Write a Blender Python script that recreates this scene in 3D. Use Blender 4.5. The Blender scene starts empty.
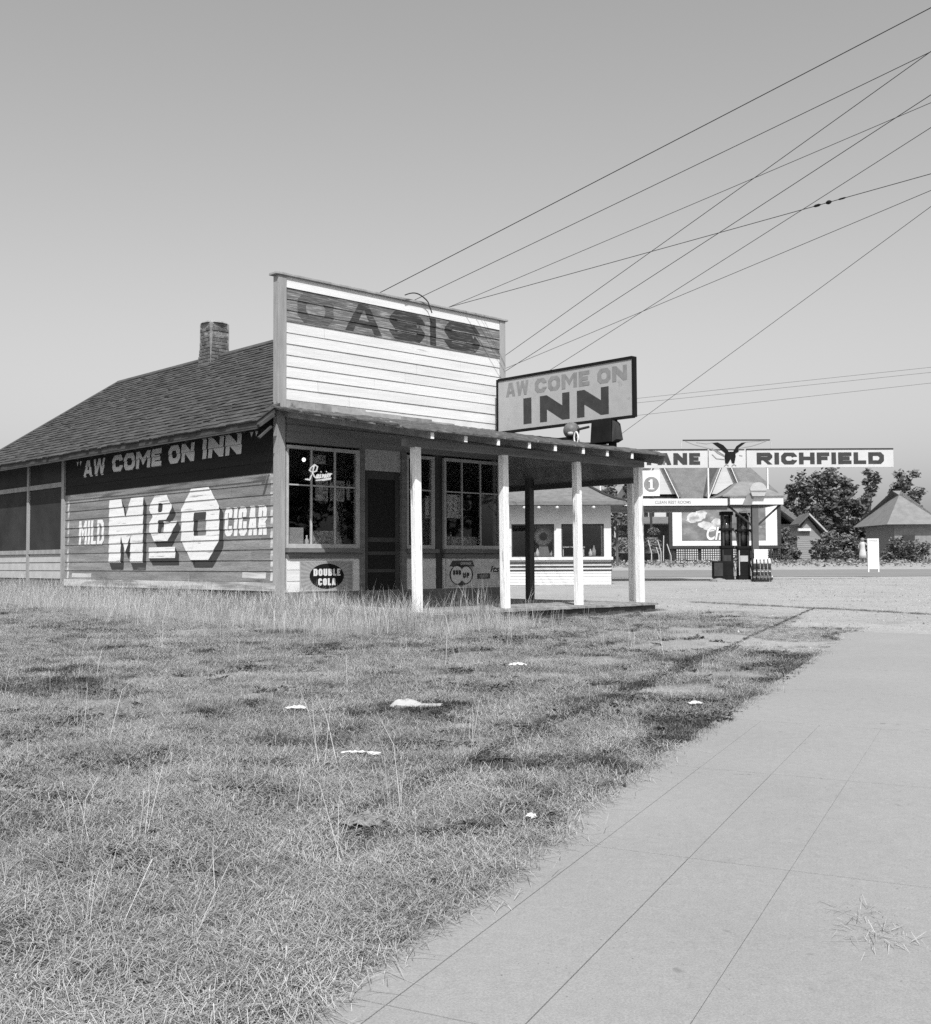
import bpy, bmesh, math, random
import numpy as np
from mathutils import Matrix, Vector
random.seed(7); np.random.seed(7)
S = bpy.context.scene
COL = S.collection
# ------------------------------------------------------------------ camera
F = 1105.0; CX, CY = 465.5, 512.0; EZ = 1.245
cam_d = bpy.data.cameras.new('camera'); cam = bpy.data.objects.new('camera', cam_d); COL.objects.link(cam)
cam_d.sensor_fit = 'HORIZONTAL'; cam_d.sensor_width = 36; cam_d.lens = F / 931 * 36
cam_d.clip_start = 0.05; cam_d.clip_end = 3000
RC = Matrix.Rotation(math.radians(90) + math.atan(51 / F), 3, 'X') @ Matrix.Rotation(math.radians(-.26), 3, 'Z')
cam.matrix_world = Matrix.Translation((0, 0, EZ)) @ RC.to_4x4()
S.camera = cam
# ------------------------------------------------------------------ sky and sun
SUN_E = math.radians(50); SX, SY = 0.07, -1.0        # sun behind the camera, a little to the right
W = bpy.data.worlds.new('World'); S.world = W; W.use_nodes = True
wn = W.node_tree; wn.nodes.clear()
sky = wn.nodes.new('ShaderNodeTexSky'); sky.sky_type = 'NISHITA'; sky.sun_disc = False
sky.sun_elevation = SUN_E; sky.sun_rotation = math.pi - math.atan2(SX, -SY)
sky.air_density = 1.0; sky.dust_density = 2.3; sky.ozone_density = 1.0
sep = wn.nodes.new('ShaderNodeSeparateColor')      # blue-sensitive black-and-white film
bg = wn.nodes.new('ShaderNodeBackground'); bg.inputs['Strength'].default_value = 0.125
wo = wn.nodes.new('ShaderNodeOutputWorld')
wn.links.new(sky.outputs[0], sep.inputs[0]); wn.links.new(sep.outputs[2], bg.inputs[0]); wn.links.new(bg.outputs[0], wo.inputs[0])
sun_d = bpy.data.lights.new('sun', 'SUN'); sun_d.energy = 5.0; sun_d.angle = math.radians(.53)
sun = bpy.data.objects.new('sun', sun_d); COL.objects.link(sun); sun.location = (2, -20, 25)
sv = Vector((SX, SY, 0)).normalized() * math.cos(SUN_E) + Vector((0, 0, math.sin(SUN_E)))
sun.rotation_euler = (-sv).to_track_quat('-Z', 'Y').to_euler()
S.view_settings.view_transform = 'Standard'; S.view_settings.look = 'None'
S.view_settings.exposure = 0.0; S.view_settings.gamma = 1.0
S.render.engine = 'CYCLES'; S.cycles.max_bounces = 6; S.cycles.transparent_max_bounces = 12
S.cycles.use_denoising = False

# ------------------------------------------------------------------ measuring helpers (a pixel of the photograph -> a point of the place)
def ray(px, py):
    return RC @ Vector(((px - CX) / F, -(py - CY) / F, -1))
def at(px, py, Y):
    r = ray(px, py); return Vector((0, 0, EZ)) + r * (Y / r.y)
C0 = at(277, 600, 17.5); C0.z = 0.39                  # the store's front left corner on the ground
_u = ray(1630, 558); U = Vector((_u.x, _u.y, 0)).normalized(); V = Vector((-U.y, U.x, 0))
YAW = math.atan2(U.y, U.x)
def loc(p):
    d = Vector(p) - C0; return Vector((d.dot(U), d.dot(V), d.z))
def glob(x, y, z):
    p = C0 + U * x + V * y; return Vector((p.x, p.y, C0.z + z))
EYE = loc((0, 0, EZ))
def ldir(px, py):
    r = ray(px, py); return Vector((r.dot(U), r.dot(V), r.z))
def fac(px, py, y=0.0):
    d = ldir(px, py); q = EYE + d * ((y - EYE.y) / d.y); return q.x, q.z
def side(px, py, x=0.0):
    d = ldir(px, py); q = EYE + d * ((x - EYE.x) / d.x); return q.y, q.z
GYs = [-50, 0, 18.6, 25, 33, 36, 46, 62, 74, 90, 130, 900]
GZs = [1.9, 1.245, .825, .74, .68, .65, .62, .45, .14, .05, 0, 0]
def gz(Y): return EZ - np.interp(Y, GYs, GZs)
def gnd(px, py):
    r = ray(px, py); t = .5
    while t < 600:
        if EZ + r.z * t < gz(r.y * t): break
        t *= 1.002
    return Vector((r.x * t, r.y * t, float(gz(r.y * t))))

# ------------------------------------------------------------------ object helpers
def tag(o, label=None, cat=None, group=None, kind=None):
    if label: o['label'] = label
    if cat: o['category'] = cat
    if group: o['group'] = group
    if kind: o['kind'] = kind
    return o
def thing(name, label, cat, pos=(0, 0, 0), rz=0.0, group=None):
    o = bpy.data.objects.new(name, None); COL.objects.link(o)
    o.location = pos; o.rotation_euler = (0, 0, rz); o.empty_display_size = .2
    return tag(o, label, cat, group)
def copy_tree(o, parent=None):
    c = o.copy(); COL.objects.link(c)
    if parent: c.parent = parent
    for ch in list(o.children): copy_tree(ch, c)
    return c

class MB:
    def __init__(s): s.v = []; s.f = []
    def face(s, pts):
        n = len(s.v); s.v += [tuple(p) for p in pts]; s.f.append(tuple(range(n, n + len(pts)))); return s
    def hexa(s, p):        # 8 points: bottom 4 counter clockwise, top 4
        n = len(s.v); s.v += [tuple(q) for q in p]
        for f in ((3, 2, 1, 0), (4, 5, 6, 7), (0, 1, 5, 4), (1, 2, 6, 5), (2, 3, 7, 6), (3, 0, 4, 7)):
            s.f.append(tuple(n + i for i in f))
        return s
    def box(s, x0, x1, y0, y1, z0, z1, rot=None, c=None):
        p = [(x0, y0, z0), (x1, y0, z0), (x1, y1, z0), (x0, y1, z0), (x0, y0, z1), (x1, y0, z1), (x1, y1, z1), (x0, y1, z1)]
        if rot is not None:
            c = Vector(c) if c else Vector(((x0 + x1) / 2, (y0 + y1) / 2, (z0 + z1) / 2))
            p = [rot @ (Vector(q) - c) + c for q in p]
        return s.hexa(p)
    def tube(s, pts, r, n=8, cap=True):
        pts = [Vector(p) for p in pts]; rr = r if hasattr(r, '__len__') else [r] * len(pts)
        base = len(s.v); prev = None
        for i, p in enumerate(pts):
            d = (pts[min(i + 1, len(pts) - 1)] - pts[max(i - 1, 0)]).normalized()
            if prev is None:
                a = d.cross(Vector((0, 0, 1)))
                if a.length < .05: a = d.cross(Vector((1, 0, 0)))
            else:
                a = prev - d * prev.dot(d)
            a.normalize(); prev = a; b = d.cross(a)
            for k in range(n):
                t = 2 * math.pi * k / n; s.v.append(tuple(p + (a * math.cos(t) + b * math.sin(t)) * rr[i]))
        for i in range(len(pts) - 1):
            for k in range(n):
                k2 = (k + 1) % n
                s.f.append((base + i * n + k, base + i * n + k2, base + (i + 1) * n + k2, base + (i + 1) * n + k))
        if cap:
            s.f.append(tuple(base + k for k in range(n))[::-1]); m = base + (len(pts) - 1) * n
            s.f.append(tuple(m + k for k in range(n)))
        return s
    def lathe(s, prof, c=(0, 0, 0), n=16, sx=1, sy=1):
        base = len(s.v)
        for r, z in prof:
            for k in range(n):
                t = 2 * math.pi * k / n; s.v.append((c[0] + r * sx * math.cos(t), c[1] + r * sy * math.sin(t), c[2] + z))
        for i in range(len(prof) - 1):
            for k in range(n):
                k2 = (k + 1) % n
                s.f.append((base + i * n + k, base + i * n + k2, base + (i + 1) * n + k2, base + (i + 1) * n + k))
        s.f.append(tuple(base + k for k in range(n))[::-1]); m = base + (len(prof) - 1) * n
        s.f.append(tuple(m + k for k in range(n)))
        return s
    def prism(s, poly, fn, d0, d1):   # poly of (a,b); fn(a,b,d) -> point
        n = len(poly); b = len(s.v)
        s.v += [tuple(fn(a, q, d0)) for a, q in poly] + [tuple(fn(a, q, d1)) for a, q in poly]
        s.f.append(tuple(range(b, b + n))[::-1]); s.f.append(tuple(range(b + n, b + 2 * n)))
        for i in range(n):
            j = (i + 1) % n; s.f.append((b + i, b + j, b + n + j, b + n + i))
        return s
    def build(s, name, mat, parent=None, smooth=False, bevel=0):
        me = bpy.data.meshes.new(name); me.from_pydata(s.v, [], s.f); me.update()
        bm = bmesh.new(); bm.from_mesh(me); bmesh.ops.recalc_face_normals(bm, faces=bm.faces); bm.to_mesh(me); bm.free()
        if mat: me.materials.append(mat)
        o = bpy.data.objects.new(name, me); COL.objects.link(o)
        if parent: o.parent = parent
        if smooth: me.polygons.foreach_set('use_smooth', [True] * len(me.polygons))
        if bevel:
            m = o.modifiers.new('b', 'BEVEL'); m.width = bevel; m.segments = 2; m.limit_method = 'ANGLE'
        return o

# ------------------------------------------------------------------ materials (a black-and-white photograph: all greys)
def mat(name, g, var=.2, scale=6, stretch=(1, 1, 1), rough=.85, bump=0.0, bscale=60, island=0.0, stain=None, stain_t=(.55, .68), stain_scale=3, metal=0, spec=.3, fine=0.0, obj=False, emit=0):
    m = bpy.data.materials.new(name); m.use_nodes = True
    nt = m.node_tree; N = nt.nodes; L = nt.links; N.clear()
    out = N.new('ShaderNodeOutputMaterial'); b = N.new('ShaderNodeBsdfPrincipled'); L.new(b.outputs[0], out.inputs[0])
    b.inputs['Roughness'].default_value = rough; b.inputs['Metallic'].default_value = metal
    b.inputs['Specular IOR Level'].default_value = spec
    if obj:
        tc = N.new('ShaderNodeTexCoord'); src = tc.outputs['Object']
    else:
        ge = N.new('ShaderNodeNewGeometry'); src = ge.outputs['Position']
    mp = N.new('ShaderNodeMapping'); mp.inputs['Scale'].default_value = stretch; L.new(src, mp.inputs[0])
    def noise(sc, det=5, vec=None):
        n = N.new('ShaderNodeTexNoise'); n.inputs['Scale'].default_value = sc; n.inputs['Detail'].default_value = det
        n.inputs['Roughness'].default_value = .62; L.new(vec or mp.outputs[0], n.inputs['Vector']); return n.outputs[0]
    def math_(op, a, c):
        n = N.new('ShaderNodeMath'); n.operation = op
        for i, q in enumerate((a, c)):
            if isinstance(q, (int, float)): n.inputs[i].default_value = q
            else: L.new(q, n.inputs[i])
        return n.outputs[0]
    def rng(a, f0, f1, t0, t1):
        n = N.new('ShaderNodeMapRange'); L.new(a, n.inputs[0])
        for i, q in enumerate((f0, f1, t0, t1)): n.inputs[i + 1].default_value = q
        return n.outputs[0]
    val = rng(noise(scale), .3, .7, g * (1 - var), g * (1 + var))
    if fine:
        val = math_('MULTIPLY', val, rng(noise(scale * 14, 2), .3, .7, 1 - fine, 1 + fine))
    if island:
        gi = N.new('ShaderNodeNewGeometry'); val = math_('MULTIPLY', val, rng(gi.outputs['Random Per Island'], 0, 1, 1 - island, 1 + island))
    if stain is not None:
        k = rng(noise(stain_scale, 8), stain_t[0], stain_t[1], 0, 1)
        mx = N.new('ShaderNodeMix'); L.new(k, mx.inputs[0]); L.new(val, mx.inputs[2]); mx.inputs[3].default_value = stain
        val = mx.outputs[0]
    cc = N.new('ShaderNodeCombineColor')
    for i in range(3): L.new(val, cc.inputs[i])
    L.new(cc.outputs[0], b.inputs['Base Color'])
    if bump:
        bn = N.new('ShaderNodeBump'); bn.inputs['Strength'].default_value = bump; bn.inputs['Distance'].default_value = .02
        L.new(noise(bscale, 4), bn.inputs['Height']); L.new(bn.outputs[0], b.inputs['Normal'])
    if emit:
        b.inputs['Emission Color'].default_value = (1, 1, 1, 1); b.inputs['Emission Strength'].default_value = emit
    return m
def glass_mat(name, refl=1.0):
    m = bpy.data.materials.new(name); m.use_nodes = True; nt = m.node_tree; N = nt.nodes; L = nt.links; N.clear()
    out = N.new('ShaderNodeOutputMaterial'); t = N.new('ShaderNodeBsdfTransparent'); t.inputs[0].default_value = (.86, .86, .86, 1)
    g = N.new('ShaderNodeBsdfGlossy'); g.inputs['Roughness'].default_value = .02; g.inputs['Color'].default_value = (refl,) * 3 + (1,)
    fr0 = N.new('ShaderNodeLayerWeight'); fr0.inputs[0].default_value = .5; fp = N.new('ShaderNodeMath'); fp.operation = 'POWER'; fp.inputs[1].default_value = 4.0; L.new(fr0.outputs['Facing'], fp.inputs[0]); fr = N.new('ShaderNodeMath'); fr.operation = 'MULTIPLY_ADD'; fr.inputs[1].default_value = .9; fr.inputs[2].default_value = .045; L.new(fp.outputs[0], fr.inputs[0])
    ge = N.new('ShaderNodeNewGeometry'); no = N.new('ShaderNodeTexNoise'); no.inputs['Scale'].default_value = 2.2
    bn = N.new('ShaderNodeBump'); bn.inputs['Strength'].default_value = .06; bn.inputs['Distance'].default_value = .02
    L.new(ge.outputs['Position'], no.inputs['Vector']); L.new(no.outputs[0], bn.inputs['Height']); L.new(bn.outputs[0], g.inputs['Normal'])
    mx = N.new('ShaderNodeMixShader'); L.new(fr.outputs[0], mx.inputs[0]); L.new(t.outputs[0], mx.inputs[1]); L.new(g.outputs[0], mx.inputs[2])
    L.new(mx.outputs[0], out.inputs[0]); return m
def concrete_mat():
    m = bpy.data.materials.new('concrete'); m.use_nodes = True; nt = m.node_tree; N = nt.nodes; L = nt.links
    b = N['Principled BSDF']; b.inputs['Roughness'].default_value = .92; b.inputs['Specular IOR Level'].default_value = .15
    ge = N.new('ShaderNodeNewGeometry')
    def noise(sc, det, lo, hi, f0=.3, f1=.7, r=.6):
        n = N.new('ShaderNodeTexNoise'); n.inputs['Scale'].default_value = sc; n.inputs['Detail'].default_value = det; n.inputs['Roughness'].default_value = r
        L.new(ge.outputs['Position'], n.inputs['Vector']); q = N.new('ShaderNodeMapRange'); L.new(n.outputs[0], q.inputs[0])
        for i, v in enumerate((f0, f1, lo, hi)): q.inputs[i + 1].default_value = v
        return q.outputs[0], n.outputs[0]
    def mul(a, c):
        n = N.new('ShaderNodeMath'); n.operation = 'MULTIPLY'; L.new(a, n.inputs[0]); L.new(c, n.inputs[1]); return n.outputs[0]
    broad, _ = noise(.55, 3, .262, .298); grit, gh = noise(150, 3, .80, 1.20, r=.8); mid, _ = noise(19, 6, .93, 1.07, r=.75); spots, _ = noise(9, 2, 1, .72, .71, .78); pits, _ = noise(70, 1, 1, .55, .74, .80)
    v = mul(mul(mul(broad, grit), mul(mid, spots)), pits)
    cc = N.new('ShaderNodeCombineColor')
    for i in range(3): L.new(v, cc.inputs[i])
    L.new(cc.outputs[0], b.inputs['Base Color'])
    bn = N.new('ShaderNodeBump'); bn.inputs['Strength'].default_value = .35; bn.inputs['Distance'].default_value = .004; L.new(gh, bn.inputs['Height']); L.new(bn.outputs[0], b.inputs['Normal'])
    return m
VS = (1, 1, .12)         # vertical grain
HS = (.18, .18, 2.2)     # horizontal grain
M = dict(
    white_siding=mat('white_siding', .65, .08, 5, HS, bump=.2, bscale=40, island=.05, fine=.05, stain=.34, stain_t=(.66, .72), stain_scale=5),
    field=mat('wall_paint', .225, .28, 5, HS, bump=.4, bscale=50, island=.14, fine=.22, stain=.11, stain_t=(.6, .74), stain_scale=6),
    blackband=mat('black_paint', .014, .3, 5, HS, bump=.3, bscale=50, island=.2),
    darkband=mat('faded_black_paint', .145, .5, 9, (.3, .3, 6), bump=.3, bscale=50, island=.2, fine=.35, stain=.33, stain_t=(.52, .62), stain_scale=9),
    ghost=mat('faded_letter_paint', .035, .5, 9, (.3, .3, 6), fine=.35, stain=.17, stain_t=(.58, .68), stain_scale=9),
    letter_white=mat('white_letter_paint', .72, .08, 6, HS, fine=.08, stain=.32, stain_t=(.59, .67), stain_scale=9),
    letter_shade=mat('dark_letter_paint', .045, .2, 6, HS, stain=.2, stain_t=(.62, .76), stain_scale=5),
    letter_grey=mat('grey_letter_paint', .62, .18, 6, HS, stain=.2, stain_t=(.6, .7), stain_scale=6),
    border=mat('border_paint', .55, .2, 6, HS, stain=.25, stain_t=(.45, .6), stain_scale=4),
    post=mat('white_post_paint', .80, .12, 9, VS, bump=.6, bscale=30, fine=.16, stain=.24, stain_t=(.58, .66), stain_scale=11),
    trim=mat('grey_trim', .30, .25, 6, VS, bump=.3, bscale=40, stain=.16, stain_t=(.6, .75), stain_scale=5),
    frame=mat('window_frame_paint', .42, .15, 8, stain=.22, stain_t=(.62, .75), stain_scale=6),
    darkwood=mat('dark_wood', .06, .35, 6, VS, bump=.3),
    greywood=mat('grey_board', .17, .3, 6, HS, bump=.3, island=.15),
    deck=mat('porch_boards', .28, .3, 5, (2, .3, 1), bump=.3, island=.22, stain=.14, stain_t=(.58, .75)),
    ceiling=mat('porch_roof_boards', .24, .3, 5, island=.3, bump=.2),
    tar=mat('tar_paper', .085, .45, 9, bump=.8, bscale=18, fine=.3, stain=.3, stain_t=(.6, .7), stain_scale=8),
    shingle=mat('wood_shingles', .068, .3, 5, bump=.4, bscale=40, island=.28, stain=.06, stain_t=(.58, .75), stain_scale=1.2),
    roofdark=mat('roof_deck', .06, .3, 4),
    brick=mat('old_brick', .13, .35, 9, bump=.8, bscale=30, island=.35, fine=.3),
    mortar=mat('mortar', .26, .3, 9, bump=.6),
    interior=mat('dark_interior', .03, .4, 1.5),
    glass=glass_mat('window_glass'),
    paper=mat('window_paper', .62, .12, 12),
    greycard=mat('grey_card', .42, .3, 14, stain=.08, stain_t=(.55, .6), stain_scale=18),
    cardboard=mat('cardboard', .42, .12, 8),
    white=mat('white_enamel', .68, .05, 5, rough=.5),
    offwhite=mat('off_white_paint', .66, .1, 4, stain=.42, stain_t=(.6, .8), stain_scale=2),
    signgrey=mat('sign_face_grey', .38, .08, 5, stain=.2, stain_t=(.6, .8), stain_scale=5, obj=True),
    signdark=mat('sign_lettering_dark', .045, .2, 8),
    signmid=mat('sign_lettering_faded', .235, .16, 8),
    black=mat('black_metal', .012, .3, 5, rough=.7, spec=.1),
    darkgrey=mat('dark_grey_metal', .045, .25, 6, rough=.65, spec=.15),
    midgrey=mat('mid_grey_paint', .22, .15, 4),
    palegrey=mat('pale_grey_paint', .42, .12, 4),
    wire=mat('wire', .03, .1, 3),
    concrete=concrete_mat(),
    bark=mat('bark', .1, .3, 8, VS, bump=.5),
)

# ------------------------------------------------------------------ block lettering
def ring(x0, y0, W_, H_, T, c, ci=None, Ty=None):
    Ty = Ty or T; ci = c * .45 if ci is None else ci
    o = [(c, 0), (W_ - c, 0), (W_, c), (W_, H_ - c), (W_ - c, H_), (c, H_), (0, H_ - c), (0, c)]
    a, b, d, e = T, W_ - T, Ty, H_ - Ty
    ci = max(1e-4, min(ci, (b - a) * .49, (e - d) * .49))
    i = [(a + ci, d), (b - ci, d), (b, d + ci), (b, e - ci), (b - ci, e), (a + ci, e), (a, e - ci), (a, d + ci)]
    return [[(x0 + q[0], y0 + q[1]) for q in (o[k], o[(k + 1) % 8], i[(k + 1) % 8], i[k])] for k in range(8)]
def rect(x0, x1, y0, y1): return [(x0, y0), (x1, y0), (x1, y1), (x0, y1)]
def glyph(ch, W_, H_, T, c=None):
    Ty = T * .8
    c = min(W_, H_) * .26 if c is None else c
    if ch == 'I': return [rect(0, W_, 0, H_)]
    if ch == 'L': return [rect(0, T, 0, H_), rect(T, W_, 0, Ty)]
    if ch == 'T': return [rect(0, W_, H_ - Ty, H_), rect(W_ / 2 - T / 2, W_ / 2 + T / 2, 0, H_ - Ty)]
    if ch in 'EF':
        r = [rect(0, T, 0, H_), rect(T, W_, H_ - Ty, H_), rect(T, W_ * .86, H_ / 2 - Ty / 2, H_ / 2 + Ty / 2)]
        return r + ([rect(T, W_, 0, Ty)] if ch == 'E' else [])
    if ch == 'H': return [rect(0, T, 0, H_), rect(W_ - T, W_, 0, H_), rect(T, W_ - T, H_ / 2 - Ty / 2, H_ / 2 + Ty / 2)]
    if ch == 'N': return [rect(0, T, 0, H_), rect(W_ - T, W_, 0, H_), [(T, H_), (T, H_ - T * 1.5), (W_ - T, 0), (W_ - T, T * 1.5)]]
    if ch == 'M': return [rect(0, T, 0, H_), rect(W_ - T, W_, 0, H_), [(T, H_), (T, H_ * .68), (W_ / 2, H_ * .18), (W_ / 2, H_ * .58)], [(W_ - T, H_), (W_ / 2, H_ * .58), (W_ / 2, H_ * .18), (W_ - T, H_ * .68)]]
    if ch == 'A':
        k = T * .62; return [[(0, 0), (T, 0), (W_ / 2 + k * .5, H_), (W_ / 2 - k, H_)], [(W_ - T, 0), (W_, 0), (W_ / 2 + k, H_), (W_ / 2 - k * .4, H_)], rect(W_ * .26, W_ * .74, H_ * .2, H_ * .2 + Ty * .8)]
    if ch == 'W':
        q = W_ / 4; t = T * .82
        return [[(q - t / 2, 0), (q + t / 2, 0), (t, H_), (0, H_)], [(q - t / 2, 0), (q + t / 2, 0), (2 * q + t / 2, H_), (2 * q - t / 2, H_)],
                [(3 * q - t / 2, 0), (3 * q + t / 2, 0), (2 * q + t / 2, H_), (2 * q - t / 2, H_)], [(3 * q - t / 2, 0), (3 * q + t / 2, 0), (W_, H_), (W_ - t, H_)]]
    if ch == 'O': return ring(0, 0, W_, H_, T, c, None, Ty)
    if ch in 'CG':
        R = ring(0, 0, W_, H_, T, c, None, Ty); r = [R[k] for k in (0, 1, 3, 4, 5, 6, 7)]
        r.append(rect(W_ - T, W_, H_ * .64, H_ - c))
        if ch == 'C': r.append(rect(W_ - T, W_, c, H_ * .36))
        else: r += [rect(W_ - T, W_, c, H_ * .5), rect(W_ * .55, W_ - T, H_ * .36, H_ * .5)]
        return r
    if ch == 'U':
        R = ring(0, 0, W_, H_, T, c, None, Ty); return [R[0], R[1], R[7], rect(0, T, c, H_), rect(W_ - T, W_, c, H_)]
    if ch == 'D':
        R = ring(0, 0, W_, H_, T, c, None, Ty); return [rect(0, T, 0, H_), R[1], R[2], R[3], rect(T, W_ - c, 0, Ty), rect(T, W_ - c, H_ - Ty, H_)]
    if ch in 'BPR':
        h = H_ / 2; R = ring(0, h - Ty / 2, W_, h + Ty / 2, T, min(c, h * .45), None, Ty)
        r = [rect(0, T, 0, H_), R[1], R[2], R[3], rect(T, W_ - min(c, h * .45), H_ - Ty, H_), rect(T, W_ - min(c, h * .45), h - Ty / 2, h + Ty / 2)]
        if ch == 'B':
            R = ring(0, 0, W_, h + Ty / 2, T, min(c, h * .45), None, Ty); r += [R[1], R[2], R[3], rect(T, W_ - min(c, h * .45), 0, Ty)]
        if ch == 'R': r.append([(W_ - T, 0), (W_, 0), (W_ * .42 + T, h - Ty / 2), (W_ * .42, h - Ty / 2)])
        return r
    if ch == 'S':
        h = H_ / 2; cc = min(c, h * .5); A = ring(0, h - Ty / 2, W_, h + Ty / 2, T, cc, None, Ty); B = ring(0, 0, W_, h + Ty / 2, T, cc, None, Ty)
        return [A[k] for k in (3, 4, 5, 6, 7, 0)] + [B[k] for k in (3, 2, 1, 0, 7)] + [rect(W_ - T, W_, H_ * .7, H_ - cc), rect(0, T, cc, H_ * .3)]
    if ch == 'K': return [rect(0, T, 0, H_), [(T, H_ * .3), (T, H_ * .55), (W_ - T, H_), (W_, H_)], [(W_ - T, 0), (W_, 0), (W_ * .6, H_ * .6), (T * 1.2, H_ * .5)]]
    if ch == '&':     # two stacked bowls open to the right, with a tail
        A = ring(0, H_ * .46, W_ * .84, H_ * .54, W_ * .34, W_ * .2, .03, H_ * .17); B = ring(0, 0, W_ * .9, H_ * .63, W_ * .34, W_ * .2, .03, H_ * .17)
        return A + [B[k] for k in (0, 1, 6, 7, 5, 2)] + [[(W_ * .6, H_ * .3), (W_ * .78, H_ * .12), (W_ * 1.06, H_ * .42), (W_ * .84, H_ * .42)]]
    if ch == '"': return [[(W_ * .1, H_), (W_ * .42, H_), (W_ * .26, H_ * .72)], [(W_ * .58, H_), (W_ * .9, H_), (W_ * .74, H_ * .72)]]
    if ch == '-': return [rect(0, W_, H_ * .42, H_ * .56)]
    if ch == '1': return [rect(W_ * .4, W_ * .4 + T, 0, H_), [(W_ * .1, H_ * .7), (W_ * .4, H_ * .75), (W_ * .4, H_), (W_ * .3, H_)]]
    return []
WR = {'I': None, ' ': .45, 'M': 1.25, 'W': 1.35, 'L': .8, 'E': .85, 'F': .8, '"': .6, '-': .5, '1': .7, 'A': 1.08, 'N': 1.08}
def text_polys(txt, width, H_, T, gap=None, wscale=None):
    """block letters filling width x height; list of convex polygons (a, b)"""
    gap = T * .45 if gap is None else gap
    n = sum(WR.get(c, 1.0) or 0 for c in txt); nI = sum(1 for c in txt if c == 'I')
    unit = (width - gap * (len(txt) - 1) - nI * T) / max(n, .01)
    x = 0; out = []
    for ch in txt:
        w = T if ch == 'I' else (WR.get(ch, 1.0) or 1) * unit
        for p in glyph(ch, w, H_, T, None): out.append([(x + a, b) for a, b in p])
        x += w + gap
    return out
def font_polys(txt, height, shear=0.0, bold=0.0):
    cu = bpy.data.curves.new('t', 'FONT'); cu.body = txt; cu.shear = shear; cu.offset = bold; cu.size = 1
    o = bpy.data.objects.new('t', cu); COL.objects.link(o)
    dg = bpy.context.evaluated_depsgraph_get(); me = o.evaluated_get(dg).to_mesh()
    vs = [v.co.copy() for v in me.vertices]; ps = [[(vs[i].x, vs[i].y) for i in p.vertices] for p in me.polygons]
    bpy.data.objects.remove(o); bpy.data.curves.remove(cu)
    x0 = min(a for p in ps for a, b in p); y0 = min(b for p in ps for a, b in p); y1 = max(b for p in ps for a, b in p)
    k = height / (y1 - y0)
    return [[((a - x0) * k, (b - y0) * k) for a, b in p] for p in ps]
def fit(ps, a0, a1, b0, b1):
    xs = [a for p in ps for a, b in p]; ys = [b for p in ps for a, b in p]
    fx = (a1 - a0) / (max(xs) - min(xs)); fy = (b1 - b0) / (max(ys) - min(ys))
    return [[(a0 + (a - min(xs)) * fx, b0 + (b - min(ys)) * fy) for a, b in p] for p in ps]
def move(ps, da, db): return [[(a + da, b + db) for a, b in p] for p in ps]
def clip(p, lo, hi):
    for sgn, lim in ((1, lo), (-1, -hi)):
        q = []
        for i in range(len(p)):
            a, b = p[i], p[(i + 1) % len(p)]; fa, fb = a[1] * sgn - lim, b[1] * sgn - lim
            if fa >= 0: q.append(a)
            if fa * fb < 0: t = fa / (fa - fb); q.append((a[0] + (b[0] - a[0]) * t, a[1] + (b[1] - a[1]) * t))
        p = q
        if len(p) < 3: return []
    return p
def paint(mb, ps, fn, e0=.003, de=.0003, boards=None):
    """flat coat of paint: fn(a, b, out) -> point; boards = (z0, exposure, lap) follows lapped siding"""
    for k, p in enumerate(ps):
        e = e0 + de * (k % 9)
        if boards is None:
            mb.face([fn(a, b, e) for a, b in p]); continue
        z0, ex, lap = boards
        lo = min(b for a, b in p); hi = max(b for a, b in p)
        i = math.floor((lo - z0) / ex)
        while z0 + i * ex < hi:
            b0 = z0 + i * ex; q = clip(p, b0 + .002, b0 + ex - .0005)
            if q: mb.face([fn(a, b, lap * (1 - (b - b0) / ex) + .004 + e) for a, b in q])
            i += 1
def ribbon(pts, w):
    out = []
    for (a, b), (c, d) in zip(pts[:-1], pts[1:]):
        L_ = math.hypot(c - a, d - b) or 1; nx, ny = -(d - b) / L_ * w / 2, (c - a) / L_ * w / 2
        ex, ey = (c - a) / L_ * w * .3, (d - b) / L_ * w * .3
        out.append([(a - ex + nx, b - ey + ny), (a - ex - nx, b - ey - ny), (c + ex - nx, d + ey - ny), (c + ex + nx, d + ey + ny)])
    return out
def siding(mb, a0, a1, z0, z1, ex, lap, fn, joints=0, rnd=random):
    """lapped boards, each one an island"""
    z = z0
    while z < z1 - .01:
        t = min(z + ex, z1); cuts = [a0, a1]
        for _ in range(joints): cuts.append(rnd.uniform(a0 + .3, a1 - .3))
        cuts.sort()
        for q0, q1 in zip(cuts[:-1], cuts[1:]):
            g = .0015; j = rnd.uniform(-.005, 0); top = lap * (1 - (t - z) / ex) + .004
            b0, b1 = lap + .004 + j, top
            mb.face([fn(q0 + g, z, b0), fn(q1 - g, z, b0), fn(q1 - g, t, b1), fn(q0 + g, t, b1)])
            mb.face([fn(q0 + g, z, b0), fn(q0 + g, z + .004, 0), fn(q1 - g, z + .004, 0), fn(q1 - g, z, b0)])
        z = t

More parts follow.
